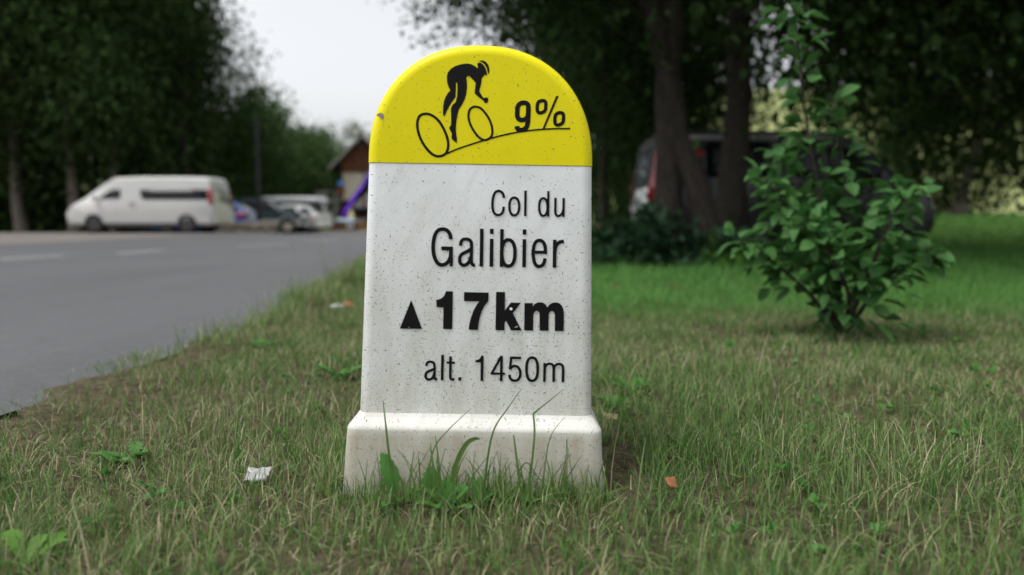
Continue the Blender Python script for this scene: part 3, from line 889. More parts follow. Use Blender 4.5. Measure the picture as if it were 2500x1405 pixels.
# ---- print: strokes and filled outlines, read off the photograph, laid 0.5 mm on the face
class Print:
    def __init__(self, ox, oy, sc):
        self.o = (ox, oy, sc); self.v = []; self.f = []; self.lift = 0.0006
    def pt(self, p, lift):
        q = loc_px(self.o[0] + p[0] / self.o[2], self.o[1] + p[1] / self.o[2])
        return Vector((q.x, -0.001 - lift, q.z))
    def poly(self, pts):
        self.lift += 0.00001
        k = len(self.v)
        vs = [self.pt(p, self.lift) for p in pts]
        self.v += vs
        for t in tessellate_polygon([[Vector((v.x, v.z, 0)) for v in vs]]):
            a, b, c = (vs[i] for i in t)
            cr = (b.x - a.x) * (c.z - a.z) - (b.z - a.z) * (c.x - a.x)
            self.f.append([k + i for i in (t if cr > 0 else t[::-1])])
        return self
    def stroke(self, pts, wd, smooth=True, closed=False):
        p = catmull(pts, closed, 6) if smooth else [tuple(q) for q in pts]
        n = len(p)
        self.lift += 0.00001
        k = len(self.v)
        for i in range(n):
            a = p[i - 1] if (i > 0 or closed) else p[i]
            b = p[(i + 1) % n] if (i < n - 1 or closed) else p[i]
            dx, dy = b[0] - a[0], b[1] - a[1]
            l = math.hypot(dx, dy) or 1
            ww = wd(i / (n - 1)) if callable(wd) else wd
            nx_, ny_ = -dy / l * ww / 2, dx / l * ww / 2
            self.v += [self.pt((p[i][0] + nx_, p[i][1] + ny_), self.lift), self.pt((p[i][0] - nx_, p[i][1] - ny_), self.lift)]
        for i in range(n if closed else n - 1):
            j = (i + 1) % n
            self.f.append([k + 2 * i, k + 2 * j, k + 2 * j + 1, k + 2 * i + 1])
        return self
    def line(self, a, b, wd):
        return self.stroke([a, b], wd, False)
    def ell(self, c, rx, ry, wd, e=2.3):
        pts = []
        for i in range(40):
            t = 2 * math.pi * i / 40
            pts.append((c[0] + rx * math.copysign(abs(math.cos(t)) ** (2 / e), math.cos(t)), c[1] + ry * math.copysign(abs(math.sin(t)) ** (2 / e), math.sin(t))))
        return self.stroke(pts, wd, False, True)
    def build(self, name, label=None, mat=None):
        o = mesh(name, self.v, self.f, mat or M['ink'], root)
        if label:
            o["label"] = label
        return o

p = Print(1190, 450, 12.5)
p.stroke([(500, 418), (492, 340), (440, 250), (335, 210), (235, 262), (180, 390), (155, 560), (163, 760), (220, 895), (325, 945), (430, 905), (480, 815), (497, 690)], 78)
p.ell((820, 683), 149, 268, 76).line((1163, 200), (1153, 975), 77)
p.line((1860, 215), (1851, 990), 72).ell((1705, 700), 126, 266, 73)
p.stroke([(2075, 418), (2074, 550), (2072, 700), (2071, 840), (2090, 930), (2152, 973), (2222, 950), (2282, 880), (2318, 770)], 72).line((2327, 425), (2316, 998), 73)
p.build("lettering", "black thin letters reading Col du")
p = Print(1040, 540, 7.143)
p.stroke([(432, 318), (422, 240), (385, 180), (335, 148), (285, 143), (218, 160), (165, 230), (135, 340), (126, 455), (135, 570), (170, 680), (220, 745), (285, 765), (350, 745), (400, 690), (430, 610), (438, 478)], 66)
p.line((272, 477), (470, 481), 68).line((438, 478), (441, 720), 60).line((441, 700), (441, 790), 52)
p.stroke([(602, 432), (612, 370), (640, 327), (695, 316), (752, 327), (785, 362), (794, 420), (792, 560), (790, 660), (797, 730), (820, 764), (857, 768)], 58)
p.stroke([(788, 490), (720, 530), (640, 570), (600, 612), (588, 670), (602, 738), (652, 770), (710, 755), (758, 700), (785, 620)], 60)
p.line((974, 135), (966, 793), 63).line((1148, 138), (1147, 226), 64).line((1147, 310), (1139, 797), 63)
p.line((1326, 143), (1316, 800), 62).ell((1437, 557), 115, 228, 62)
p.line((1719, 147), (1718, 236), 64).line((1717, 317), (1709, 804), 63)
p.stroke([(2080, 570), (2079, 470), (2062, 400), (2025, 352), (1975, 338), (1920, 360), (1885, 430), (1867, 550), (1880, 680), (1915, 765), (1972, 792), (2030, 770), (2062, 715), (2077, 650)], 60)
p.line((1870, 543), (2108, 546), 55)
p.line((2246, 327), (2239, 812), 62).stroke([(2245, 570), (2256, 470), (2290, 400), (2340, 366), (2405, 356)], 62)
p.build("lettering", "black large letters reading Galibier")
p = Print(970, 700, 5.952)
p.poly([(203, 195), (358, 612), (38, 610)]).build("triangle", "solid black triangle pointing up")
p = Print(970, 700, 5.952)
p.poly([(708, 68), (808, 70), (798, 618), (667, 616), (672, 300), (570, 298), (570, 190), (600, 188), (645, 170), (680, 135), (700, 95)])
p.poly([(970, 80), (1328, 88), (1322, 212), (1270, 275), (1225, 360), (1198, 450), (1180, 540), (1170, 628), (1036, 626), (1048, 540), (1070, 450), (1105, 355), (1150, 270), (1195, 213), (970, 212)])
p.poly([(1436, 78), (1566, 78), (1562, 350), (1650, 233), (1797, 235), (1678, 385), (1806, 637), (1652, 635), (1582, 492), (1558, 520), (1557, 634), (1427, 633)])
p.poly([(1848, 238), (1970, 240), (1968, 292), (1995, 255), (2035, 232), (2080, 227), (2125, 238), (2160, 268), (2180, 302), (2210, 260), (2255, 235), (2305, 230), (2350, 240), (2390, 275), (2412, 330), (2420, 400), (2416, 645), (2288, 643), (2290, 420), (2285, 385), (2268, 360), (2243, 355), (2220, 362), (2203, 390), (2198, 430), (2195, 640), (2067, 638), (2067, 410), (2060, 372), (2040, 353), (2015, 352), (1992, 368), (1978, 400), (1975, 440), (1972, 638), (1843, 636)])
p.build("lettering", "black bold letters reading 17km")
def disc(c, r, n=14):
    return [(c[0] + r * math.cos(6.2832 * i / n), c[1] + r * math.sin(6.2832 * i / n)) for i in range(n)]
p = Print(970, 700, 5.952); p.lift = 0.0014
p.poly(disc((1652, 323), 22)).poly(disc((1738, 581), 9, 7)).poly(disc((1714, 590), 6, 6)).poly(disc((172, 592), 5, 6))
p.build("screw_head", "white dots in the bold lettering", M['screw'])
p = Print(1025, 855, 6.849)
p.stroke([(110, 268), (118, 222), (140, 200), (178, 194), (220, 203), (240, 230), (247, 270), (246, 350), (246, 420), (250, 465), (264, 484), (293, 487)], 41)
p.stroke([(243, 316), (180, 341), (120, 370), (99, 412), (103, 460), (125, 485), (160, 490), (200, 475), (230, 430), (243, 390)], 44)
p.line((381, 78), (373, 505), 46).stroke([(514, 104), (512, 250), (510, 400), (512, 462), (528, 485), (580, 489)], 44).line((447, 208), (588, 212), 38).line((668, 452), (668, 510), 50)
p.poly([(1030, 90), (1068, 90), (1060, 515), (1014, 515), (1018, 205), (930, 205), (930, 168), (975, 160), (1010, 135)])
p.line((1367, 95), (1360, 520), 46).line((1362, 104), (1202, 392), 42).line((1182, 391), (1423, 394), 39)
p.line((1512, 127), (1694, 130), 43).line((1530, 106), (1506, 322), 42).stroke([(1506, 318), (1545, 277), (1590, 265), (1640, 285), (1672, 335), (1681, 390), (1668, 452), (1640, 493), (1590, 510), (1535, 495), (1505, 458), (1496, 410)], 44)
p.ell((1877, 318), 94, 193, 46, 2.4)
p.line((2087, 215), (2081, 530), 44).line((2239, 290), (2236, 532), 45).line((2396, 310), (2390, 535), 45)
p.stroke([(2085, 330), (2100, 268), (2140, 233), (2180, 228), (2215, 243), (2234, 280), (2239, 340)], 42).stroke([(2239, 330), (2255, 268), (2295, 236), (2335, 232), (2372, 246), (2391, 282), (2396, 345)], 42)
p.build("lettering", "black thin letters reading alt. 1450m")
p = Print(1240, 225, 12.77)
p.stroke([(460, 343), (560, 350), (630, 415), (638, 520), (630, 680), (600, 795), (520, 862), (400, 875), (325, 830), (292, 740), (292, 600), (312, 460), (370, 378)], 148, True, True)
p.stroke([(637, 540), (634, 720), (622, 900), (600, 1050), (540, 1150), (440, 1190), (340, 1180), (295, 1130), (284, 1068)], 152)
o_ = [(1050, 277), (1130, 280), (1175, 330), (1180, 430), (1170, 540), (1130, 610), (1040, 652), (960, 648), (920, 590), (912, 490), (925, 380), (970, 305)]
p.stroke(o_, 110, True, True).stroke([(a + 551, b + 376) for a, b in o_], 110, True, True)
p.poly([(1500, 135), (1585, 122), (1135, 1168), (1060, 1185)])
p.build("lettering", "black bold letters reading 9%")
p = Print(980, 130, 5.2045)
p.stroke([(470, 1318), (545, 1294), (700, 1225), (860, 1170), (1050, 1110), (1250, 1055), (1500, 1003), (1750, 974), (1950, 963), (2143, 962)], 21)
p.stroke([(320, 773), (400, 800), (480, 870), (550, 990), (590, 1110), (592, 1210), (555, 1285), (470, 1313), (390, 1283), (310, 1200), (245, 1090), (208, 970), (205, 870), (240, 795)], 33, True, True)
p.stroke([(945, 683), (1010, 705), (1070, 770), (1120, 850), (1150, 940), (1154, 1025), (1120, 1085), (1050, 1106), (985, 1070), (920, 990), (870, 890), (852, 800), (868, 725), (903, 692)], 29, True, True)
p.poly([(970, 195), (930, 165), (880, 140), (830, 135), (760, 143), (690, 165), (630, 200), (590, 250), (578, 300), (580, 370), (598, 430), (622, 475), (590, 510), (560, 560), (540, 620), (530, 690), (528, 770), (540, 812), (555, 790), (585, 720), (630, 640), (688, 560), (693, 480), (695, 376), (709, 378), (713, 460), (708, 550), (695, 610), (683, 632), (650, 660), (628, 710), (632, 780), (632, 860), (628, 925), (610, 940), (608, 960), (630, 1000), (642, 1030), (636, 1070), (645, 1100), (690, 1135), (706, 1138), (708, 1100), (700, 1040), (694, 1000), (693, 930), (700, 860), (715, 780), (733, 715), (770, 660), (805, 590), (825, 520), (835, 440), (833, 370), (826, 320), (835, 298), (855, 292), (870, 300), (945, 380), (938, 440), (930, 515), (980, 560), (1040, 605), (1052, 612), (1048, 628), (1075, 642), (1095, 630), (1105, 600), (1102, 572), (1080, 565), (1042, 572), (1015, 530), (990, 485), (1005, 430), (1018, 370), (1020, 325), (1060, 275), (1072, 285), (1088, 288), (1085, 250), (1075, 205), (1050, 160), (1015, 130), (985, 122), (968, 130), (966, 150), (972, 180)])
p.poly([(980, 105), (1010, 97), (1045, 98), (1080, 120), (1105, 155), (1118, 200), (1118, 240), (1102, 272), (1095, 240), (1085, 195), (1065, 155), (1035, 125), (1005, 112)])
p.build("cyclist_emblem", "black emblem of a crouching cyclist above two wheels on a slope")
p = Print(850, 90, 4.258); p.lift = 0.0008
p.poly([(295, 815), (315, 798), (345, 793), (368, 808), (372, 835), (358, 872), (345, 850), (320, 832), (300, 828)])
p.build("paint_chip", "bare grey chip in the yellow edge", M['chip'])

# ================================================================ VEHICLES
class Car:
    """body lofted along x through stations (x, dx_belt, dx_top, zb, zbelt, zt, wb, wm, wt); forward is +x"""
    def __init__(self, name, label, cat, st, loc, yaw, paint, wheels, wr, group=None):
        self.t = empty(name, (loc[0], loc[1], g(loc[0], loc[1]) + 0.02), label, cat, group, (0, 0, yaw))
        self.paint = paint
        V, F = [], []
        for (x, db, dt, zb_, zm, zt_, wb, wm, wt) in st:
            ring = [(x, wb * 0.88, zb_), (x + db * 0.3, wb, zb_ + 0.10), (x + db * 0.7, wm, zb_ * 0.45 + zm * 0.55), (x + db, wm * 0.985, zm),
                    (x + dt * 0.92 + db * 0.08, wt + (wm - wt) * 0.10, zt_ - 0.10 * min(1, (zt_ - zm) * 3)), (x + dt, wt * 0.9, zt_ - 0.025 * min(1, (zt_ - zm) * 3)), (x + dt, wt * 0.55, zt_)]
            V += ring + [(a, -b, c) for a, b, c in ring[::-1]]
        n = 14
        for j in range(len(st) - 1):
            for i in range(n):
                F.append([j * n + i, j * n + (i + 1) % n, (j + 1) * n + (i + 1) % n, (j + 1) * n + i])
        F.append(list(range(n))[::-1]); F.append([(len(st) - 1) * n + i for i in range(n)])
        o = mesh("body", V, F, paint, self.t)
        bm = bmesh.new(); bm.from_mesh(o.data); bmesh.ops.recalc_face_normals(bm, faces=bm.faces)
        self.bvh = BVHTree.FromBMesh(bm)
        bm.to_mesh(o.data); bm.free()
        # wheel arches cut out of the body
        cut = MB()
        for wx, wy in wheels:
            for s in (-1, 1):
                c = [(wx + (wr + 0.06) * math.cos(6.2832 * k / 20), s * (wy - 0.24), wr + (wr + 0.06) * math.sin(6.2832 * k / 20)) for k in range(20)]
                cut.prism(c, (0, s * 0.8, 0))
        co = cut.build("cutter", M['dark_trim'])
        md = o.modifiers.new("arch", 'BOOLEAN'); md.object = co; md.operation = 'DIFFERENCE'; md.solver = 'EXACT'
        dg = bpy.context.evaluated_depsgraph_get(); dg.update()
        me = bpy.data.meshes.new_from_object(o.evaluated_get(dg))
        o.modifiers.clear()
        o.data = me
        if not me.materials:
            me.materials.append(paint)
        bpy.data.objects.remove(co)
        me.polygons.foreach_set("use_smooth", np.ones(len(me.polygons), dtype=bool)); me.set_sharp_from_angle(angle=rad(28))
        self.body = o
        self.wheels(wheels, wr)
    def wheels(self, ws, r):
        me = None
        for wx, wy in ws:
            for s in (-1, 1):
                if me is None:
                    V, F = [], []
                    prof = [(r * 0.62, -0.10), (r * 0.93, -0.10), (r, -0.07), (r, 0.07), (r * 0.93, 0.10), (r * 0.62, 0.10)]
                    n = 24
                    for k in range(n):
                        a = 6.2832 * k / n
                        V += [(q * math.cos(a), y, q * math.sin(a)) for q, y in prof]
                    for k in range(n):
                        for i in range(6):
                            F.append([k * 6 + i, k * 6 + (i + 1) % 6, ((k + 1) % n) * 6 + (i + 1) % 6, ((k + 1) % n) * 6 + i])
                    o = mesh("wheel", V, F, M['black'], self.t, True, 30); me = o.data
                    mb = MB()
                    mb.tube([(0, -0.085, 0), (0, 0.085, 0)], r * 0.6, 20)
                    q = mb.build("rim", getattr(self, 'rimm', M['rim_dark']), o, True); rm = q.data
                    hb = MB()
                    for k in range(6):
                        a = 6.2832 * k / 6
                        hb.tube([(r * 0.38 * math.cos(a), -0.093, r * 0.38 * math.sin(a)), (r * 0.38 * math.cos(a), 0.093, r * 0.38 * math.sin(a))], r * 0.085, 8)
                    hb.tube([(0, -0.1, 0), (0, 0.1, 0)], r * 0.16, 10)
                    h = hb.build("hub", M['dark_trim'], o, True); hm = h.data
                else:
                    o = bpy.data.objects.new("wheel", me); COL.objects.link(o); o.parent = self.t
                    for nm, mm in (("rim", rm), ("hub", hm)):
                        q = bpy.data.objects.new(nm, mm); COL.objects.link(q); q.parent = o
                o.location = (wx, s * (wy - 0.10), r)
    def panel(self, name, poly, axis, mat, lift=0.012, label=None, both=True, cuts=3, thick=0.0):
        """outline drawn on a side ('y': x,z), front ('x+': y,z) or rear ('x-') and laid on the body"""
        res = []
        for s in ((1, -1) if (axis == 'y' and both) else (1,) if axis != 'y-' else (-1,)):
            bm = bmesh.new()
            vs = [bm.verts.new((a, b, 0)) for a, b in poly]
            bm.faces.new(vs)
            bmesh.ops.triangulate(bm, faces=bm.faces)
            bmesh.ops.subdivide_edges(bm, edges=bm.edges, cuts=cuts, use_grid_fill=True)
            ok = True
            for v in bm.verts:
                a, b = v.co.x, v.co.y
                if axis[0] == 'y':
                    og, d = Vector((a, s * 5, b)), Vector((0, -s, 0))
                else:
                    sg = 1 if axis == 'x+' else -1
                    og, d = Vector((sg * 8, a, b)), Vector((-sg, 0, 0))
                h, nrm_, _, _ = self.bvh.ray_cast(og, d)
                if h is None:
                    h, nrm_, _, _ = self.bvh.find_nearest(Vector((a, s * 0.85, b)) if axis[0] == 'y' else Vector((sg * 2, a, b)))
                v.co = h - d * lift
            bmesh.ops.recalc_face_normals(bm, faces=bm.faces)
            ax = Vector((0, s, 0)) if axis[0] == 'y' else Vector((1 if axis == 'x+' else -1, 0, 0))
            if sum((f.normal.dot(ax) for f in bm.faces)) < 0:
                bmesh.ops.reverse_faces(bm, faces=bm.faces)
            me = bpy.data.meshes.new(name); bm.to_mesh(me); bm.free()
            o = link_mesh(name, me, mat, self.t, True, 40)
            md = o.modifiers.new("thickness", 'SOLIDIFY'); md.thickness = 0.02 if not thick else thick; md.offset = -1
            if label:
                o["label"] = label
            res.append(o)
        return res
    def mirror_pair(self, x, z, w, mat):
        for s in (-1, 1):
            MB().box((x, s * (w + 0.09), z), (0.10, 0.17, 0.16)).build("mirror", mat, self.t, True)

VAN = [(-2.60, 0.02, 0.16, 0.36, 1.05, 1.86, 0.84, 0.90, 0.76), (-2.47, 0, 0.10, 0.27, 1.05, 1.94, 0.93, 0.955, 0.80), (-1.4, 0, 0, 0.27, 1.05, 1.97, 0.94, 0.96, 0.82), (0.0, 0, 0, 0.27, 1.05, 1.97, 0.94, 0.96, 0.82),
       (0.85, 0, 0, 0.27, 1.04, 1.94, 0.94, 0.96, 0.80), (1.25, 0, 0, 0.27, 1.03, 1.74, 0.94, 0.955, 0.76), (1.95, 0, 0, 0.27, 0.98, 1.24, 0.93, 0.94, 0.74), (2.36, 0, 0, 0.27, 0.88, 1.04, 0.88, 0.90, 0.70), (2.58, 0, 0, 0.30, 0.70, 0.80, 0.70, 0.76, 0.6)]
def rounded(x0, x1, z0, z1, r=0.06):
    out = []
    for cx, cz, a0 in ((x0 + r, z0 + r, 180), (x1 - r, z0 + r, 270), (x1 - r, z1 - r, 0), (x0 + r, z1 - r, 90)):
        for k in range(4):
            a = rad(a0 + 30 * k); out.append((cx + r * math.cos(a), cz + r * math.sin(a)))
    return out

def van_details(c, side_win, door_win, tail, tm='red_lamp'):
    for w_ in side_win:
        c.panel("side_window", w_, 'y', M['glass'])
    c.panel("door_window", door_win, 'y', M['glass'])
    c.panel("windscreen", [(-0.66, 1.26), (0.66, 1.26), (0.60, 1.84), (-0.60, 1.84)], 'x+', M['glass'])
    for s in (-1, 1):
        a = sorted([s * 0.06, s * 0.70])
        c.panel("rear_window", rounded(a[0], a[1], 1.10, 1.68, 0.08), 'x-', M['glass_lit'])
        b = sorted([s * (0.76 if tail[0] > 0.9 else 0.86), s * 0.92])
        c.panel("tail_light", [(b[0], tail[0]), (b[1], tail[0]), (b[1], tail[1]), (b[0], tail[1])], 'x-', M[tm], lift=0.02)
        f = sorted([s * 0.45, s * 0.80])
        c.panel("headlight", [(f[0], 0.72), (f[1], 0.76), (f[1], 0.95), (f[0], 0.88)], 'x+', M['lamp'])
    c.panel("tail_light", [(-2.56, tail[0]), (-2.42, tail[0]), (-2.40, tail[1]), (-2.48, tail[1])], 'y', M[tm])
    c.panel("number_plate", [(-0.26, 0.72), (0.26, 0.72), (0.26, 0.83), (-0.26, 0.83)], 'x-', M['plate'])
    MB().box((-2.60, 0, 0.45), (0.10, 1.70, 0.20)).build("bumper", c.paint, c.t, True)
    MB().box((0, 0, 0.26), (2.3, 1.84, 0.10)).build("sill", M['dark_trim'], c.t)
    MB().box((0.2, -0.975, 1.02), (0.18, 0.03, 0.035)).box((0.2, 0.975, 1.02), (0.18, 0.03, 0.035)).build("door_handle", M['dark_trim'], c.t)
    c.mirror_pair(1.45, 1.2, 0.93, c.paint)

PI = math.pi
c = Car("minibus", "large white high roofed van parked side on beside the road", "van", VAN, (-12.85, 26.5), PI, M['van_white'], [(1.55, 0.96), (-1.65, 0.96)], 0.34, "vehicles parked by the roadside")
van_details(c, [[(-0.05, 1.50), (-2.36, 1.50), (-2.42, 1.16), (-0.22, 1.16), (-0.12, 1.22)]], [(1.42, 1.17), (0.62, 1.20), (0.60, 1.52), (0.80, 1.52), (1.0, 1.46)], (1.0, 1.52))
c = Car("minibus", "white minibus with black window band behind the white estate car", "minibus", VAN, (-13.0, 42.0), PI, M['white_car'], [(1.55, 0.96), (-1.65, 0.96)], 0.34, "vehicles parked by the roadside")
van_details(c, [[(0.55, 1.72), (-2.20, 1.72), (-2.26, 1.05), (0.50, 1.05)]], [(1.42, 1.1), (0.65, 1.1), (0.65, 1.68), (0.85, 1.68), (1.15, 1.5)], (1.0, 1.6), 'dark_trim')
c.panel("rear_corner_band", [(-2.40, 0.5), (-2.24, 0.5), (-2.24, 1.88), (-2.36, 1.88), (-2.44, 1.4)], 'y', M['dark_trim'], 0.016)  # dark band down the rear corner of the side
MB().box((-2.64, 0.0, 1.30), (0.02, 0.03, 0.75)).build("door_seam", M['dark_trim'], c.t)
c = Car("parked_van", "silver van painted dark for shade, with tall red tail light hidden behind the twin stemmed tree", "van", VAN, (4.45, 12.6), 0.0, M['van_shaded'], [(1.55, 0.96), (-1.65, 0.96)], 0.34)
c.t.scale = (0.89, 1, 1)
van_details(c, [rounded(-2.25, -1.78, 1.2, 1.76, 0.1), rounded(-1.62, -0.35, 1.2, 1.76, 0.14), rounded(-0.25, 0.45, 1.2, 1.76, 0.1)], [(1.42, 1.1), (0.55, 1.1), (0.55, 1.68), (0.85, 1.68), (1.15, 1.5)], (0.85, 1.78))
c.panel("tailgate", [(-0.80, 0.48), (0.80, 0.48), (0.76, 1.06), (-0.76, 1.06)], 'x-', M['white_car'])  # white paint for the silver rear that catches the light
c.panel("roof_strip", [(-2.2, 1.86), (0.8, 1.86), (0.8, 1.80), (-2.2, 1.80)], 'y', M['grey_trim'], 0.02)

SUV = [(-2.08, 0, 0.06, 0.46, 1.02, 1.60, 0.80, 0.84, 0.68), (-1.95, 0, 0.05, 0.42, 1.04, 1.69, 0.85, 0.865, 0.70), (-0.9, 0, 0, 0.42, 1.05, 1.72, 0.86, 0.87, 0.71), (-0.05, 0, 0, 0.42, 1.05, 1.71, 0.86, 0.87, 0.71),
       (0.25, 0, 0, 0.42, 1.05, 1.66, 0.86, 0.87, 0.70), (0.92, 0, 0, 0.42, 1.03, 1.13, 0.86, 0.87, 0.74), (1.65, 0, 0, 0.42, 0.98, 1.04, 0.85, 0.86, 0.74), (2.0, 0, 0, 0.42, 0.90, 0.96, 0.82, 0.83, 0.72), (2.12, 0, 0, 0.44, 0.80, 0.84, 0.74, 0.76, 0.66)]
Car.rimm = M['rim']
c = Car("off_road_car", "dark green and silver off road car with cream wheels parked facing right", "car", SUV, (-12.12, 36.5), rad(6), M['green_car'], [(1.22, 0.87), (-1.28, 0.87)], 0.36, "vehicles parked by the roadside")
Car.rimm = M['rim_dark']
c.panel("windscreen", [(-0.66, 1.16), (0.66, 1.16), (0.60, 1.62), (-0.60, 1.62)], 'x+', M['glass_lit'])
c.panel("windscreen_pillar", [(0.84, 1.10), (0.96, 1.08), (0.32, 1.66), (0.20, 1.64)], 'y', M['silver_car'], 0.014)
c.panel("door_window", [(0.72, 1.10), (-0.30, 1.10), (-0.30, 1.60), (0.18, 1.60)], 'y', M['glass'])
c.panel("side_window", [(-0.40, 1.10), (-1.80, 1.10), (-1.75, 1.60), (-0.40, 1.60)], 'y', M['glass'])
c.panel("lower_trim", [(0.78, 0.45), (-0.82, 0.45), (-0.82, 0.70), (0.78, 0.70)], 'y', M['grey_trim'], 0.014)
for ax in (1.22, -1.28):
    n = 14
    po = [(ax + 0.53 * math.cos(PI * k / n), 0.36 + 0.50 * math.sin(PI * k / n)) for k in range(n + 1)] + [(ax + 0.43 * math.cos(PI * k / n), 0.36 + 0.425 * math.sin(PI * k / n)) for k in range(n, -1, -1)]
    for s in (-1, 1):
        vs = [(a, s * 0.835, b) for a, b in po]
        MB().prism(vs, (0, s * 0.07, 0)).build("wheel_arch", M['silver_car'], c.t)
MB().prism([(1.72, -0.86, 0.44), (1.72, -0.86, 0.74), (2.14, -0.80, 0.76), (2.26, -0.70, 0.70), (2.26, -0.70, 0.50), (2.10, -0.80, 0.42)], (0, 1.62, 0)).build("bumper", M['silver_car'], c.t)
for s in (-1, 1):
    f = sorted([s * 0.52, s * 0.80])
    c.panel("headlight", [(f[0], 0.78), (f[1], 0.78), (f[1], 0.95), (f[0], 0.95)], 'x+', M['lamp'], 0.03)
c.panel("headlight", [(1.86, 0.76), (2.06, 0.76), (2.04, 0.93), (1.84, 0.95)], 'y', M['lamp'], 0.02)
c.panel("grille", [(-0.48, 0.76), (0.48, 0.76), (0.48, 0.92), (-0.48, 0.92)], 'x+', M['dark_trim'], 0.03)
MB().box((2.27, 0, 0.6), (0.02, 0.5, 0.11)).build("number_plate", M['plate'], c.t)
c.mirror_pair(0.72, 1.14, 0.86, M['dark_trim'])

EST = [(-2.14, 0.02, 0.06, 0.34, 0.84, 0.98, 0.76, 0.80, 0.66), (-2.05, 0, 0.05, 0.26, 0.90, 1.04, 0.83, 0.84, 0.68), (-1.52, 0, 0, 0.22, 0.92, 1.38, 0.84, 0.85, 0.62), (-1.2, 0, 0, 0.22, 0.92, 1.43, 0.84, 0.85, 0.63), (-0.2, 0, 0, 0.22, 0.92, 1.46, 0.84, 0.85, 0.64),
       (0.35, 0, 0, 0.22, 0.91, 1.40, 0.84, 0.85, 0.62), (1.12, 0, 0, 0.22, 0.88, 0.96, 0.84, 0.845, 0.68), (1.75, 0, 0, 0.24, 0.80, 0.86, 0.80, 0.82, 0.64), (2.12, 0, 0, 0.28, 0.62, 0.68, 0.66, 0.70, 0.5)]
def estate(label, loc, yaw, paint, tail, tailmat, group=None, cat="car", name="estate_car"):
    c = Car(name, label, cat, EST, loc, yaw, paint, [(1.30, 0.85), (-1.25, 0.85)], 0.31, group)
    c.panel("windscreen", [(-0.60, 0.99), (0.60, 0.99), (0.52, 1.36), (-0.52, 1.36)], 'x+', M['glass'])
    c.panel("rear_window", [(-0.60, 1.02), (0.60, 1.02), (0.52, 1.34), (-0.52, 1.34)], 'x-', M['glass_lit'])
    c.panel("side_window", [(0.86, 0.97), (-0.95, 0.97), (-1.06, 1.12), (-0.98, 1.33), (0.30, 1.35)], 'y', M['glass'])
    c.panel("quarter_window", [(-1.14, 0.97), (-1.86, 0.97), (-1.62, 1.24), (-1.50, 1.31), (-1.32, 1.27), (-1.18, 1.10)], 'y', M['glass'])
    c.panel("tail_light", [(-2.04, tail[0]), (-1.72, tail[0]), (-1.70, tail[1]), (-2.02, tail[1])], 'y', tailmat)
    for s in (-1, 1):
        b = sorted([s * 0.52, s * 0.80])
        c.panel("tail_light", [(b[0], tail[0]), (b[1], tail[0]), (b[1], tail[1]), (b[0], tail[1])], 'x-', M['red_lamp'], 0.02)
        f = sorted([s * 0.42, s * 0.68])
        c.panel("headlight", [(f[0], 0.60), (f[1], 0.60), (f[1], 0.74), (f[0], 0.76)], 'x+', M['lamp'])
    c.panel("number_plate", [(-0.26, 0.70), (0.26, 0.70), (0.26, 0.81), (-0.26, 0.81)], 'x-', M['plate'])
    MB().box((-2.12, 0, 0.42), (0.16, 1.60, 0.22)).build("bumper", paint, c.t, True)
    c.mirror_pair(0.85, 1.0, 0.83, paint)
    return c
estate("white estate car with orange tail light parked behind the dark green car", (-12.08, 38.75), PI, M['white_car'], (0.68, 0.82), M['orange_lamp'], "vehicles parked by the roadside")
estate("small blue car with red tail light behind the low stone wall", (-13.45, 32.5), PI, M['blue_car'], (0.72, 0.98), M['red_lamp'], "vehicles parked by the roadside", name="blue_car")

# ================================================================ WALL, POLES, CHALET
t = empty("stone_wall", (-10.7, 30.2, g(-10.7, 30.2)), "low rubble stone wall end between the large van and the dark green car", "wall")
MB().box((-0.35, 0.1, 0.2), (1.9, 0.34, 0.44)).build("core", M['stone'], t)
rs = random.Random(3)
for row in range(3):
    x = -1.35
    while x < 0.95:
        wd, hg = rs.uniform(0.2, 0.38), rs.uniform(0.17, 0.21)
        bm = bmesh.new(); bmesh.ops.create_icosphere(bm, subdivisions=1, radius=1)
        for v in bm.verts:
            v.co = Vector((math.copysign(abs(v.co.x) ** 0.7, v.co.x) * wd * 0.52, math.copysign(abs(v.co.y) ** 0.7, v.co.y) * 0.2, math.copysign(abs(v.co.z) ** 0.7, v.co.z) * hg * 0.55)) * rs.uniform(0.88, 1.1)
        me = bpy.data.meshes.new("stone"); bm.to_mesh(me); bm.free()
        o = link_mesh("stone", me, M['stone'], t)
        o.location = (x + wd / 2, -0.06 + rs.uniform(-0.04, 0.03), 0.1 + row * 0.17 + rs.uniform(-0.015, 0.015))
        o.rotation_euler = (0, rs.uniform(-0.15, 0.15), rs.uniform(-0.2, 0.2))
        x += wd * 0.98
t = empty("pole", (-10.55, 31.0, g(-10.55, 31)), "slim dark pole rising between the blue car and the dark green car", "pole")
MB().tube([(0, 0, 0), (0, 0, 2.4), (0.02, 0, 4.9)], [0.085, 0.08, 0.06], 10).build("shaft", M['metal_dark'], t, True)
MB().tube([(0, 0, 0), (0, 0, 0.5)], 0.11, 10).build("base", M['metal_dark'], t, True)
t = empty("curved_mast", (-10.35, 50.0, g(-10.35, 50)), "thin dark mast curling over at its top beside the milestone", "mast")
pts = [at(893, 560, 50), at(892, 500, 50), at(888, 420, 50), at(881, 350, 50), at(880, 325, 50), at(884, 311, 50), at(891, 304, 50), at(901, 302.5, 50), at(912, 306, 50)]
MB().tube(catmull([tuple(q - t.location) for q in pts], n=4), list(np.linspace(0.06, 0.02, 33)), 8).build("shaft", M['metal_dark'], t, True)

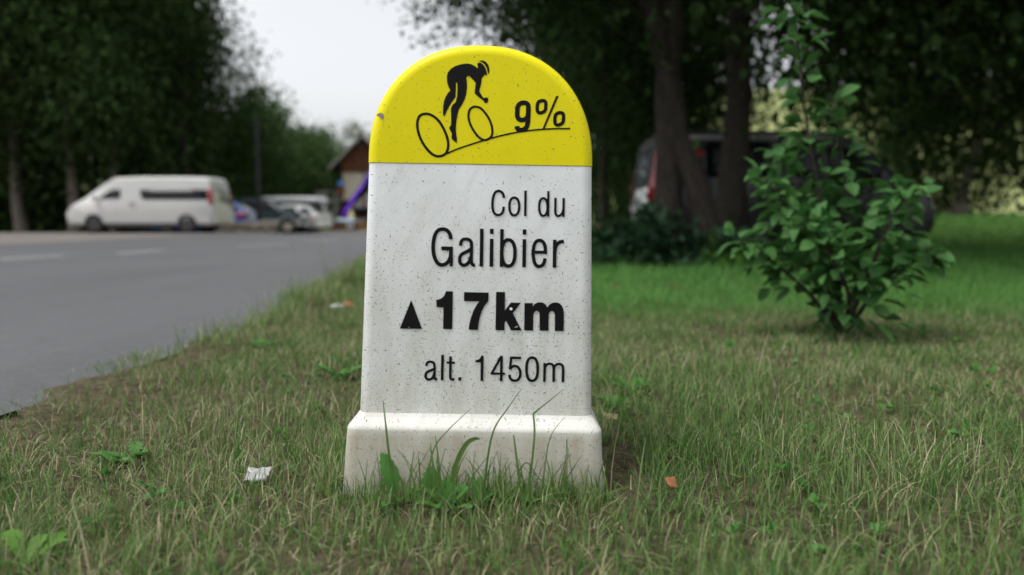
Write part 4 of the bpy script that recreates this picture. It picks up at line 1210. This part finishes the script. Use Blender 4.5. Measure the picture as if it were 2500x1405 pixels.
# chalet with boarded gable
CY = 58.0
t = empty("chalet", (-11.6, CY, g(-11.6, CY)), "tall chalet with cream wall, brown boarded gable and grey roof", "house")
zg0 = t.location.z
pe, pp = at(808, 412, CY), at(890, 330, CY)
hwid, ze, zp = pp.x - pe.x, pe.z - zg0, pp.z - zg0
wl = at(836, 420, CY).x - t.location.x
wall_h = at(836, 421, CY).z - zg0
xw = -wl
MB().box((0, 5, wall_h / 2), (2 * xw, 10, wall_h)).build("wall", M['render'], t)
xp = pp.x - t.location.x
sl_ = (zp - ze) / hwid
b = MB()
nb = 20
for k in range(nb):
    x0 = -xw - 0.06 + (2 * xw + 0.12) * k / nb; x1 = x0 + (2 * xw + 0.12) / nb - 0.02
    top0, top1 = zp - 0.22 - sl_ * abs(x0 - xp), zp - 0.22 - sl_ * abs(x1 - xp)
    yo = -0.10 - 0.02 * (k % 2)
    b.prism([(x0, yo, wall_h), (x1, yo, wall_h), (x1, yo, top1), (x0, yo, top0)], (0, 0.12, 0))
tag(b.build("gable_cladding", M['wood_dark'], t), kind="stuff")
MB().prism([(-xw, 0.03, wall_h), (xw, 0.03, wall_h), (xp, 0.03, zp - 0.25)], (0, 9.9, 0)).build("gable_core", M['wood_dark2'], t)
for s in (-1, 1):
    b = MB()
    b.prism([(xp, -0.95, zp), (xp + s * hwid, -0.95, ze), (xp + s * hwid, -0.95, ze - 0.14), (xp, -0.95, zp - 0.14)], (0, 11.5, 0))
    r_ = b.build("roof", M['roof'], t)
    b = MB()
    b.prism([(xp, -1.02, zp - 0.02), (xp + s * (hwid + 0.02), -1.02, ze - 0.02), (xp + s * (hwid + 0.02), -1.02, ze - 0.24), (xp, -1.02, zp - 0.24)], (0, 0.07, 0))
    b.build("bargeboard", M['wood_grey'], r_)
    for q in (0.25, 0.6, 0.92):
        MB().box((xp + s * hwid * q, -0.45, zp - (zp - ze) * q - 0.24), (0.14, 1.0, 0.16)).build("purlin", M['wood_dark'], r_)
# lean-to and balcony on the chalet's left, with stair
dk = empty("wooden_deck", (-14.6, 56.5, g(-14.6, 56.5)), "weathered grey wooden deck and stair left of the chalet wall", "deck")
def dp(px, py, Y=56.5):
    return at(px, py, Y) - dk.location
a, b2 = dp(774, 490), dp(834, 490)
MB().box(((a.x + b2.x) / 2, 0.8, a.z), (b2.x - a.x, 2.2, 0.16)).build("floor", M['wood_grey'], dk)
for px in (775, 797, 820):
    q = dp(px, 468)
    MB().box((q.x, -0.25, q.z / 2), (0.11, 0.11, q.z)).build("post", M['wood_grey'], dk)
ra, rb_ = dp(774, 468), dp(812, 467)
MB().box(((ra.x + rb_.x) / 2, -0.26, ra.z), (rb_.x - ra.x, 0.08, 0.1)).build("handrail", M['wood_grey'], dk)
m_b = MB()
zf = dp(774, 487).z
for k in range(9):
    x = ra.x + 0.08 + 0.085 * k
    m_b.box((x, -0.25, (zf + ra.z) / 2), (0.06, 0.03, ra.z - zf))
tag(m_b.build("balusters", M['wood_grey'], dk), kind="stuff")
s0, s1 = dp(832, 497), dp(812, 532)
MB().prism([(s0.x, -0.3, s0.z), (s0.x, -0.3, s0.z - 0.2), (s1.x, -0.3, s1.z - 0.2), (s1.x, -0.3, s1.z)], (0, 0.08, 0)).build("stair_stringer", M['wood_grey'], dk)
for k in range(7):
    q = s0.lerp(s1, (k + 0.5) / 7)
    MB().box((q.x, 0.2, q.z - 0.1), (0.24, 0.9, 0.04)).build("stair_tread", M['wood_grey'], dk)
w0, w1 = dp(823, 455), dp(837, 480)
MB().box(((w0.x + w1.x) / 2, 0.4, (w0.z + w1.z) / 2), (w1.x - w0.x, 0.5, w0.z - w1.z)).build("side_panel", M['wood_dark'], dk)
q = dp(826, 510)
MB().box((q.x + 0.2, 0.9, q.z - 0.4), (0.9, 0.1, 2.2)).build("back_panel", M['wood_dark2'], dk)
def blob(name, c, s, mat, label, cat, seed, parent=None):
    bm = bmesh.new(); bmesh.ops.create_icosphere(bm, subdivisions=3, radius=1)
    for v in bm.verts:
        n_ = noise.noise(v.co * 1.8 + Vector((seed, 0, 0)))
        v.co = Vector((v.co.x * s[0], v.co.y * s[1], v.co.z * s[2])) * (1 + 0.35 * n_)
    me = bpy.data.meshes.new(name); bm.to_mesh(me); bm.free()
    o = link_mesh(name, me, mat, parent, True)
    o.location = c
    if label:
        tag(o, label, cat)
    return o
blob("tarp", at(832, 450, 56.3), (0.26, 0.22, 0.17), M['tarp_blue'], "bright blue tarp bundle on the deck corner by the cream wall", "tarp", 2)

# bar under the purple-lit gable
BY = 54.0
bar = empty("bar_hut", (at(945, 560, BY).x, BY, g(-9, BY)), "low timber bar hut with purple lit gable edge in front of the chalet", "hut")
def bp(px, py, Y=BY):
    return at(px, py, Y) - bar.location
e0, pk = bp(836, 519), bp(945, 362)
for s in (-1, 1):
    def mx(p_):
        return Vector((s * (p_.x - pk.x) * -1 + pk.x if s > 0 else p_.x, p_.y, p_.z))
    E, K = mx(e0), mx(pk)
    r_ = MB().prism([(K.x, 0, K.z), (E.x, 0, E.z), (E.x, 0, E.z - 0.16), (K.x, 0, K.z - 0.16)], (0, 5.0, 0)).build("roof", M['wood_dark2'], bar)
    MB().prism([(K.x, -0.06, K.z + 0.06), (E.x - s * -0.02, -0.06, E.z + 0.02), (E.x, -0.06, E.z - 0.18), (K.x, -0.06, K.z - 0.22)], (0, 0.05, 0)).build("fascia", M['purple'], r_)
    MB().tube([(K.x, -0.12, K.z - 0.16), (E.x + (0.06 if s < 0 else -0.06), -0.12, E.z - 0.16), (E.x + (0.42 if s < 0 else -0.42), -0.12, E.z - 0.42), (E.x + (0.44 if s < 0 else -0.44), -0.12, E.z - 0.75)], 0.022, 6).build("led_strip", M['led'], r_)
for px, c_ in ((853, 0), (1037, 1)):
    q = bp(px, 500)
    MB().box((q.x, 0.1, q.z / 2), (0.24, 0.24, q.z)).build("post", M['wood_dark'], bar)
q0, q1 = bp(853, 506), bp(1037, 506)
MB().box(((q0.x + q1.x) / 2, 3.0, 1.4), (q1.x - q0.x, 0.15, 2.8)).build("back_wall", M['dark_in'], bar)
t0, t1, t2 = bp(853, 506), bp(945, 430), bp(1037, 506)
MB().prism([(t0.x, 0.5, t0.z), (t2.x, 0.5, t2.z), (t1.x, 0.5, t1.z)], (0, 0.1, 0)).build("gable_wall", M['dark_in'], bar)
u0, u1, u2 = bp(853, 507), bp(905, 463), bp(957, 507)
sg = MB().prism([(u0.x, 0.30, u0.z), (u2.x, 0.30, u2.z), (u1.x, 0.30, u1.z)], (0, 0.08, 0)).build("sign_board", M['white_board'], bar)
MB().box(((u0.x + u2.x) / 2, 0.22, u0.z), (u2.x - u0.x + 0.1, 0.12, 0.1)).build("sign_rail", M['wood_grey'], sg)
def text_mesh(name, body, size, loc, mat, parent, bold=0.0):
    cu = bpy.data.curves.new("t", 'FONT'); cu.body = body; cu.size = size; cu.extrude = 0.006; cu.offset = bold
    o = bpy.data.objects.new("t", cu); COL.objects.link(o)
    dg = bpy.context.evaluated_depsgraph_get(); dg.update()
    me = bpy.data.meshes.new_from_object(o.evaluated_get(dg))
    bpy.data.objects.remove(o)
    r = link_mesh(name, me, mat, parent)
    me.materials.clear(); me.materials.append(mat)
    r.location = loc; r.rotation_euler = (rad(90), 0, 0)
    return r
dq = bp(881, 502)
text_mesh("lettering", "D", 0.50, (dq.x, 0.27, dq.z), M['red_print'], sg, 0.02)
q0, q1 = bp(855, 520), bp(1035, 520)
MB().box(((q0.x + q1.x) / 2, 1.2, 0.5), (q1.x - q0.x, 0.5, 1.0)).build("counter", M['wood_dark'], bar)

rail = empty("railing", (at(905, 568, 52).x, 52.0, g(-9.9, 52)), "black metal railing with a small white lettered banner by the bar", "railing")
q = at(872, 568, 52) - rail.location
for k in range(12):
    MB().box((q.x + 0.17 * k, 0, 0.45), (0.035, 0.035, 0.9)).build("baluster", M['metal_dark'], rail)
for z in (0.12, 0.88):
    MB().box((q.x + 0.95, 0, z), (2.0, 0.04, 0.05)).build("rail", M['metal_dark'], rail)
bn = MB().box((q.x + 0.90, -0.05, 0.70), (1.7, 0.02, 0.2)).build("banner", M['metal_dark'], rail)
text_mesh("lettering", "BAR SNACK", 0.20, (q.x - 0.36 + 0.1, -0.066, 0.635), M['screw'], bn)
pb = empty("timber_stack", (at(900, 566, 53).x, 53.0, g(-10, 53)), "orange timber boards behind the black railing", "timber")
for k in range(8):
    MB().box((-0.75 + 0.2 * k, 0, 0.30), (0.18, 0.05, 0.6 + 0.02 * (k % 3))).build("board", M['orange_board'], pb)
par = empty("parasol", at(858, 560, 51.5), "closed cream parasol standing before the bar hut", "parasol")
par.location.z = g(par.location.x, 51.5)
z0, z1 = (at(858, 536, 51.5) - par.location).z, (at(858, 511, 51.5) - par.location).z
V, F = [], []
for j, (r_, f_) in enumerate(((0.17, 0), (0.19, 0.15), (0.13, 0.5), (0.07, 0.85), (0.015, 1))):
    for k in range(16):
        a = 6.2832 * k / 16
        rr = r_ * (1 + 0.22 * (k % 2))
        V.append((rr * math.cos(a), rr * math.sin(a), z0 + (z1 - z0) * f_))
for j in range(4):
    for k in range(16):
        F.append([j * 16 + k, j * 16 + (k + 1) % 16, (j + 1) * 16 + (k + 1) % 16, (j + 1) * 16 + k])
mesh("canopy", V, F, M['canvas'], par)
MB().tube([(0, 0, 0), (0, 0, z1 + 0.05)], 0.025, 8).build("pole", M['wood_grey'], par, True)
MB().tube([(0, 0, 0), (0, 0, 0.12)], 0.22, 12).build("foot", M['grey_trim'], par, True)

PY = 46.0
pa, pb_ = at(809, 569, PY), at(873, 569, PY)
pln = empty("planter", ((pa.x + pb_.x) / 2, PY, g(-10.5, PY)), "brown pebble dashed wall box with a small white droplet sign", "planter")
hgt = at(840, 542, PY).z - pln.location.z
wdt = pb_.x - pa.x
MB().box((0, 0.5, hgt / 2), (wdt, 1.0, hgt)).build("box", M['planter'], pln)
MB().box((0, 0.5, hgt - 0.02), (wdt + 0.06, 1.06, 0.05)).build("coping", M['grey_trim'], pln)
q = at(855, 552, PY) - pln.location
pls = MB().box((q.x, -0.03, q.z), (0.36, 0.03, 0.29)).build("sign", M['screw'], pln)
dr = [(0.075 * math.cos(rad(a)), 0.075 * math.sin(rad(a)) - 0.03) for a in range(150, 391, 20)] + [(0.0, 0.11)]
MB().prism([(q.x + x, -0.05, q.z + z) for x, z in dr], (0, 0.01, 0)).build("droplet_symbol", M['droplet'], pls)
for k, (px, py, s_, mt, lab) in enumerate(((843, 540, (0.66, 0.42, 0.09), 'tarp', "pale blue tarp spread over the brown wall box"), (832, 534, (0.3, 0.2, 0.06), 'tarp_white', "small white folded tarp at the left on the brown wall box"), (850, 535, (0.3, 0.2, 0.05), 'tarp_white', "small white folded tarp beside the closed parasol"))):
    q = at(px, py, PY + 0.4)
    q.z = pln.location.z + hgt + 0.03 + (0.03 if k == 0 else 0.13)
    blob("tarp", q, s_, M[mt], lab, "tarp", 5 + k)
# ================================================================ GRASS AND SMALL PLANTS
SX0, SX1 = SB.x - 0.27, SB.x + 0.27
def blades(P, h, wd, rg, lean=0.55, seg=3, flop=0.0):
    """grass blades as tapering bent strips"""
    n = len(P)
    a = rg.uniform(0, 6.283, n)
    dr = np.stack([np.cos(a), np.sin(a), np.zeros(n)], 1)
    fa = a + math.pi / 2 + rg.normal(size=n) * 0.5
    sd = np.stack([np.cos(fa), np.sin(fa), np.zeros(n)], 1)
    ln = np.abs(rg.normal(size=n)) * lean + 0.1
    ln = np.where(rg.random(n) < flop, ln + 1.4, ln)
    V = []
    for k in range(seg + 1):
        t = k / seg
        up = h * t / np.sqrt(1 + (ln * t) ** 2)
        out = h * t * ln * t / np.sqrt(1 + (ln * t) ** 2)
        c = P + dr * out[:, None] + np.array([0, 0, 1.0]) * up[:, None]
        hw = (wd * (1 - 0.85 * t ** 1.5) / 2)[:, None] * sd
        V += [c - hw, c + hw]
    W = np.stack(V, 1)            # n, 2*(seg+1), 3
    f = np.array([[2 * k, 2 * k + 1, 2 * k + 3, 2 * k + 2] for k in range(seg)])
    Fs = f[None] + (np.arange(n) * 2 * (seg + 1))[:, None, None]
    return W.reshape(-1, 3), Fs.reshape(-1, 4)

gv = np.vectorize(g)
vn_t = np.random.default_rng(77).random((64, 64))
def vnoise(x, y, s):
    x, y = x * s + 100, y * s + 100
    i, j = np.floor(x).astype(int), np.floor(y).astype(int)
    u, v = x - i, y - j
    u, v = u * u * (3 - 2 * u), v * v * (3 - 2 * v)
    T = lambda a, b: vn_t[a % 64, b % 64]
    return (T(i, j) * (1 - u) + T(i + 1, j) * u) * (1 - v) + (T(i, j + 1) * (1 - u) + T(i + 1, j + 1) * u) * v
rx_t = np.array([r[0] for r in R_EDGE]); rx_v = np.array([r[1] for r in R_EDGE])

def region(n, x0, x1, y0, y1, rg):
    P = np.stack([rg.uniform(x0, x1, n), rg.uniform(y0, y1, n), np.zeros(n)], 1)
    edge = np.interp(P[:, 1], rx_t, rx_v) - 0.05 + 0.24 * (vnoise(P[:, 0], P[:, 1], 2.6) - 0.5) + 0.10 * (vnoise(P[:, 0], P[:, 1], 9.0) - 0.5) - 0.10 * rg.random(n) ** 3
    k = P[:, 0] > edge
    k &= ~((P[:, 0] > SX0 - 0.005) & (P[:, 0] < SX1 + 0.005) & (P[:, 1] > 1.422) & (P[:, 1] < 1.77))
    k &= ~((P[:, 0] > SX1) & (P[:, 0] < SX1 + 0.085) & (P[:, 1] > 1.36) & (P[:, 1] < 1.75) & (rg.random(n) < 0.85))
    k &= (np.abs(P[:, 0]) < 0.95 * P[:, 1] + 1.2)
    return P[k]
rg = np.random.default_rng(101)
VV, FF, off = [], [], 0
def emit(V, F):
    global off
    VV.append(V); FF.append(F + off); off += len(V)
for (n, x0, x1, y0, y1, h0, h1, wd, lush) in (
        (52000, -1.7, 1.9, 0.55, 1.9, 0.018, 0.065, 0.0026, 0), (46000, -1.7, 2.6, 1.9, 3.4, 0.02, 0.06, 0.0030, 0),
        (46000, -1.8, 3.6, 3.4, 5.2, 0.02, 0.06, 0.0038, 0), (44000, -2.0, 5.5, 5.2, 9.0, 0.02, 0.065, 0.006, 0),
        (30000, -2.5, 9.0, 9.0, 15.0, 0.03, 0.09, 0.010, 0), (30000, 2.0, 20.0, 15.0, 25.0, 0.04, 0.10, 0.016, 0)):
    P = region(n, x0, x1, y0, y1, rg)
    m = len(P)
    clump = vnoise(P[:, 0], P[:, 1], 5.0)
    lushf = smv(3.9, 4.8, P[:, 1]) * smv(-0.2, 0.5, P[:, 0])
    bare = vnoise(P[:, 0] + 9, P[:, 1], 2.2)
    keep = rg.random(m) < np.clip(0.45 + 1.1 * bare + lushf, 0, 1)
    P, clump, lushf = P[keep], clump[keep], lushf[keep]; m = len(P)
    P[:, 2] = gv(P[:, 0], P[:, 1]) - 0.004
    h = rg.uniform(h0, h1, m) * (0.4 + 1.2 * clump) * (1 + 0.75 * lushf)
    h = h * (1 + 0.6 * smv(2.8, 2.3, P[:, 1]) * smv(0.15, 0.3, P[:, 0]) * smv(1.3, 0.6, P[:, 0]))
    tall = rg.random(m) < 0.02
    h = np.where(tall, h * 1.9, h)
    emit(*blades(P, h, np.full(m, wd) * rg.uniform(0.6, 1.3, m), rg, 0.6, 3, 0.22))
# longer blades along the road's edge and round the stone's foot
ex = rg.uniform(1.4, 14, 5200) ** 1.0
P = np.stack([np.interp(ex, rx_t, rx_v) + np.abs(rg.normal(size=5200)) * 0.12 - 0.04, ex, np.full(5200, -0.004)], 1)
k = vnoise(P[:, 0], P[:, 1], 1.6) > 0.42
P = P[k]; m = len(P)
emit(*blades(P, rg.uniform(0.04, 0.15, m), rg.uniform(0.0022, 0.005, m) * (1 + P[:, 1] / 8), rg, 0.6, 3, 0.1))
m = 900
s_ = rg.uniform(0, 1, m)
side = np.where(rg.random(m) < 0.45, 0, 2)
fx = np.where(side == 0, SX0 - np.abs(rg.normal(size=m)) * 0.03 - 0.01, np.where(side == 1, SX1 + np.abs(rg.normal(size=m)) * 0.03 + 0.012, SX0 + s_ * (SX1 - SX0)))
fy = np.where(side == 2, 1.418 - np.abs(rg.normal(size=m)) * 0.03, 1.42 + s_ * 0.33)
P = np.stack([fx, fy, np.full(m, -0.004)], 1)
emit(*blades(P, rg.uniform(0.02, 0.075, m), rg.uniform(0.002, 0.004, m), rg, 0.45, 3, 0.1))
# broad light weeds lying in the sward
tag(mesh_np("grass", np.concatenate(VV), np.concatenate(FF), M['grass'], None, True), "patchy green and straw coloured grass of the verge and lawn", "grass", kind="stuff")

# cut straw lying flat between the blades
m = 3200
P = region(m, -1.6, 2.4, 0.6, 4.6, rg); m = len(P)
P[:, 2] = gv(P[:, 0], P[:, 1]) + rg.uniform(0.002, 0.02, m)
a = rg.uniform(0, 6.283, m); L = rg.uniform(0.015, 0.05, m) / 2
d = np.stack([np.cos(a) * L, np.sin(a) * L, rg.normal(size=m) * 0.004], 1)
q = np.stack([-np.sin(a), np.cos(a), np.zeros(m)], 1) * 0.0014
W = np.stack([P - d - q, P - d + q, P + d + q * 0.6, P + d - q * 0.6], 1).reshape(-1, 3)
F = np.arange(4 * m).reshape(-1, 4)
tag(mesh_np("dry_straw", W, F, M['stalk']), "cut dry straw lying between the grass blades", "straw", kind="stuff")

# small broad leaved weeds all through the sward
m = 420
C = region(m, -1.7, 3.0, 0.6, 4.6, rg); C = C[vnoise(C[:, 0] + 3, C[:, 1], 2.0) > 0.45]
C[:, 2] = gv(C[:, 0], C[:, 1]) + 0.012
P = np.repeat(C, 7, axis=0); m = len(P)
D = np.stack([rg.normal(size=m), rg.normal(size=m), np.abs(rg.normal(size=m)) * 0.6 + 0.1], 1)
V, F = scatter_leaves(P, D, 0.026, 'oval', rg)
tag(mesh_np("low_weeds", V, F, M['dandelion'], None, True), "small broad leaved weeds scattered through the grass", "weeds", kind="stuff")

# ---- single blades in front of the stone, drawn one by one
def blade_strip(pts, w0, w1, mid=None):
    c = [Vector(q) for q in catmull([tuple(q) for q in pts], n=5)]
    V, F = [], []
    n = len(c)
    for i, q in enumerate(c):
        t_ = i / (n - 1)
        d_ = (c[min(i + 1, n - 1)] - c[max(i - 1, 0)]).normalized()
        s = d_.cross(Vector((0.25, -1, 0.1))).normalized()
        hw = (w0 + (w1 - w0) * t_) / 2 if mid is None else (w0 * (1 - t_) ** 2 + mid * 2 * t_ * (1 - t_) * 2 + w1 * t_ * t_) / 2
        V += [q - s * hw, q + Vector((0, 0.25 * hw, 0)), q + s * hw]
    for i in range(n - 1):
        for k in (0, 1):
            F.append([3 * i + k, 3 * i + k + 1, 3 * i + k + 4, 3 * i + k + 3])
    return V, F
tf = empty("grass_tuft", (SB.x + 0.03, 1.385, 0), "tuft of long green blades rising before the milestone's plinth", "grass tuft")
PX = 0.00077
def add_blade(px_pts, w0, w1, y0, y1, mid=None, mat='blade'):
    n = len(px_pts)
    pts = [at(a, b, y0 + (y1 - y0) * i / (n - 1)) - tf.location for i, (a, b) in enumerate(px_pts)]
    V, F = blade_strip(pts, w0 * PX, w1 * PX, None if mid is None else mid * PX)
    mesh("blade", V, F, M[mat], tf, True)
add_blade([(968, 1215), (950, 1110), (941, 1030), (935, 978)], 9, 1.5, 1.37, 1.40)
add_blade([(1040, 1200), (1058, 1100), (1095, 1050), (1150, 998)], 5, 1.2, 1.36, 1.41)
add_blade([(1180, 1215), (1192, 1110), (1208, 1045), (1238, 1000), (1273, 950)], 7, 1.5, 1.36, 1.40)
add_blade([(1288, 1215), (1302, 1100), (1305, 1050), (1302, 1011)], 6, 5, 1.37, 1.41)
add_blade([(1302, 1011), (1325, 992), (1376, 951)], 5, 1.2, 1.41, 1.42)
add_blade([(1322, 1210), (1336, 1100), (1350, 1055), (1380, 1018)], 4, 1, 1.37, 1.41)
add_blade([(1098, 1215), (1112, 1140), (1135, 1090), (1155, 1073), (1171, 1072)], 8, 3, 1.35, 1.38, 10)
add_blade([(1276, 1215), (1264, 1140), (1254, 1062)], 11, 3, 1.36, 1.39)
add_blade([(1262, 1160), (1285, 1130), (1310, 1160)], 4, 2, 1.36, 1.37)
add_blade([(1382, 1215), (1384, 1150), (1384, 1073)], 5, 3, 1.38, 1.40)
add_blade([(1078, 1215), (1072, 1140), (1063, 1065)], 8, 2, 1.36, 1.39)
add_blade([(1060, 1200), (1056, 1130), (1051, 1082)], 5, 2, 1.36, 1.39)
rb = random.Random(12)
for k in range(120):
    x = rb.gauss(1190, 130) if k < 100 else rb.uniform(890, 1040)
    y0 = rb.uniform(1.31, 1.40)
    top = rb.uniform(1090, 1185); dx = rb.gauss(0, 30)
    add_blade([(x, 1225), (x + dx * 0.25, (1225 + top) / 2), (x + dx, top)], rb.uniform(3, 6.5), 1, y0, y0 + rb.uniform(0, 0.02))
# seed heads
add_blade([(1372, 1205), (1380, 1150), (1383, 1110)], 4, 7, 1.37, 1.385, 7, 'stalk')

def leaf_plant(name, label, loc, leaves, mat, cat):
    t = empty(name, loc, label, cat)
    for (az, ln, wd, arch_, lob) in leaves:
        V, F = [], []
        n = 14
        dx, dy = math.cos(az), math.sin(az)
        for i in range(n + 1):
            u = i / n
            r_ = ln * u * (1 - arch_ * 0.35 * u)
            z = ln * (arch_ * u - 0.9 * arch_ * u * u * 0.6) if arch_ < 1.4 else ln * u * (1 - 0.15 * u)
            if arch_ >= 1.4:
                r_ = ln * 0.25 * u * u
            hw = wd * (math.sin(math.pi * min(1, u * 0.92 + 0.06)) ** 0.8) * (0.35 + 0.65 * min(1, u * 1.6)) * (1 - lob * (0.5 + 0.5 * math.cos(i * 2.6)))
            c = Vector((dx * r_, dy * r_, z))
            s = Vector((-dy, dx, 0)) if arch_ < 1.4 else Vector((0.94, 0.3, 0.0))
            V += [c - s * hw + Vector((0, 0, 0.15 * hw)), c, c + s * hw + Vector((0, 0, 0.15 * hw))]
        for i in range(n):
            for k in (0, 1):
                F.append([3 * i + k, 3 * i + k + 1, 3 * i + k + 4, 3 * i + k + 3])
        mesh("leaf", V, F, M[mat], t, True)
    return t
q = at(962, 1212, 1.37); q.z = 0
leaf_plant("dandelion", "broad upright dandelion leaf before the plinth's left half", q, [(2.6, 0.115, 0.021, 1.6, 0.25), (0.2, 0.075, 0.014, 0.8, 0.4), (3.4, 0.07, 0.012, 0.7, 0.4), (4.6, 0.09, 0.014, 0.6, 0.45)], 'dandelion', "dandelion")
q = at(1052, 1214, 1.36); q.z = 0
leaf_plant("dandelion", "jagged dandelion leaves before the plinth's middle", q, [(1.7, 0.085, 0.024, 1.5, 0.4), (2.9, 0.075, 0.016, 0.9, 0.5), (0.1, 0.08, 0.015, 0.8, 0.5), (5.0, 0.09, 0.016, 0.6, 0.5)], 'dandelion', "dandelion")
q = at(1090, 1216, 1.34); q.z = 0
leaf_plant("dandelion", "broad pale green dandelion leaves leaning low before the plinth's middle", q, [(2.4, 0.08, 0.024, 1.0, 0.2), (0.7, 0.075, 0.022, 1.1, 0.2), (1.6, 0.07, 0.02, 1.5, 0.2), (3.6, 0.08, 0.018, 0.7, 0.3), (5.6, 0.08, 0.018, 0.6, 0.3)], 'dandelion', "dandelion")
q = at(1165, 1216, 1.36); q.z = 0
leaf_plant("dandelion", "small dark dandelion rosette right of the plinth's middle", q, [(1.2, 0.065, 0.017, 1.5, 0.4), (0.4, 0.06, 0.012, 0.9, 0.5), (3.2, 0.06, 0.013, 0.9, 0.5), (4.4, 0.07, 0.013, 0.6, 0.5)], 'dandelion', "dandelion")
for k, (px, py, lab) in enumerate(((830, 925, "low dandelion rosette on the bare soil left of the milestone"), (1495, 745, "pale leafy weed in the lush grass right of the milestone"), (1500, 1000, "dandelion rosette by the milestone's lower right edge"),
                                   (1545, 960, "tall leaved plantain in the straw right of the milestone"), (640, 850, "broad leaf weed at the edge of the verge near the road"), (60, 1385, "bright green weed in the bottom left corner"),
                                   (330, 1130, "dark leafed weed in the left foreground grass"))):
    p_ = ground_pt(px, py)
    rr = random.Random(k + 40)
    big = 1.0 + p_.y * 0.08
    leaf_plant("weed", lab, p_, [(rr.uniform(0, 6.28), rr.uniform(0.06, 0.10) * big, rr.uniform(0.012, 0.02) * big, rr.uniform(0.45, 1.0), rr.uniform(0.1, 0.5)) for _ in range(8)], 'dandelion' if k not in (5,) else 'leaf_fresh', "weed")

# taller tufts at the road's edge behind, with seed stalks
def tuft(x, y, n, h, label, seed, stalks=0):
    r2 = np.random.default_rng(seed)
    t = empty("grass_tuft", (x, y, g(x, y)), label, "grass tuft", "tall tufts along the road edge")
    P = np.stack([r2.normal(size=n) * 0.07, r2.normal(size=n) * 0.06, np.full(n, -0.005)], 1)
    V, F = blades(P, r2.uniform(0.45, 1.0, n) * h, r2.uniform(0.004, 0.007, n), r2, 0.45, 4)
    tag(mesh_np("blades", V, F, M['grass'], t, True), kind="stuff")
    for k in range(stalks):
        a = r2.uniform(-0.35, 0.35)
        H = h * r2.uniform(1.4, 1.9)
        x0 = r2.normal() * 0.04
        mb = MB()
        pts = [(x0, 0, 0), (x0 + a * 0.08, 0, H * 0.5), (x0 + a * 0.25, 0.01, H * 0.92), (x0 + a * 0.36, 0.02, H)]
        mb.tube(pts, [0.0016, 0.0014, 0.001, 0.0008], 5)
        for j in range(5):
            c = Vector(pts[3]).lerp(Vector(pts[2]), j / 6)
            mb.tube([c, c + Vector((r2.normal() * 0.014, 0, 0.012))], [0.0016, 0.0006], 4)
        mb.build("seed_stalk", M['stalk'], t)
for k, (px, py, n, h, lab, st) in enumerate(((735, 752, 130, 0.25, "grass tuft with a tall seed stalk at the road edge, farthest left", 1), (790, 722, 110, 0.20, "thin dry tuft with two pale stalks at the road edge", 3), (850, 700, 200, 0.30, "dense green tuft touching the milestone's left side in the photo", 1),
                                             (700, 768, 90, 0.19, "sprawling dark tuft hanging over the asphalt edge", 0), (815, 745, 110, 0.16, "low dry tuft behind the litter by the road", 1), (868, 770, 120, 0.13, "short green tuft against the milestone's left edge", 0), (845, 900, 110, 0.09, "low fresh tuft beside the milestone's lower left edge", 0))):
    p_ = ground_pt(px, py)
    tuft(p_.x, p_.y, n, h, lab, 200 + k, st)

# ---- litter and fallen bits
def scrap(name, px, py, size, mat, label, cat, seed, z=0.02):
    p_ = ground_pt(px, py)
    r2 = random.Random(seed)
    V, F = [], []
    n = 5
    for j in range(n + 1):
        for i in range(n + 1):
            V.append(((i / n - 0.5) * size[0], (j / n - 0.5) * size[1], 0.35 * min(size) * noise.noise((i * 0.7 + seed, j * 0.7, 0)) + 0.1 * abs(i / n - 0.5) * size[0]))
    for j in range(n):
        for i in range(n):
            F.append([j * 6 + i, j * 6 + i + 1, j * 6 + i + 7, j * 6 + i + 6])
    o = mesh(name, V, F, mat, None, True)
    md = o.modifiers.new("thickness", 'SOLIDIFY'); md.thickness = 0.0012
    o.location = (p_.x, p_.y, z); o.rotation_euler = (rad(r2.uniform(15, 40)), 0, r2.uniform(-0.6, 0.6))
    return tag(o, label, cat)
scrap("paper_scrap", 630, 1180, (0.046, 0.04), M['paper'], "crumpled white paper scrap in the left foreground grass", "litter", 3, 0.018)
scrap("paper_scrap", 828, 762, (0.10, 0.05), M['paper'], "torn white wrapper in the dry grass left of the milestone", "litter", 4, 0.035)
scrap("wrapper", 850, 764, (0.055, 0.055), M['rust_leaf'], "orange wrapper end beside the torn white wrapper", "litter", 5, 0.05)
scrap("dead_leaf", 1640, 1215, (0.022, 0.024), M['rust_leaf'], "rust coloured dead leaf in the right foreground grass", "leaf", 6, 0.03)
scrap("dead_leaf", 1490, 1035, (0.04, 0.02), M['stalk'], "pale dead leaf at the milestone's lower right corner", "leaf", 7, 0.02)
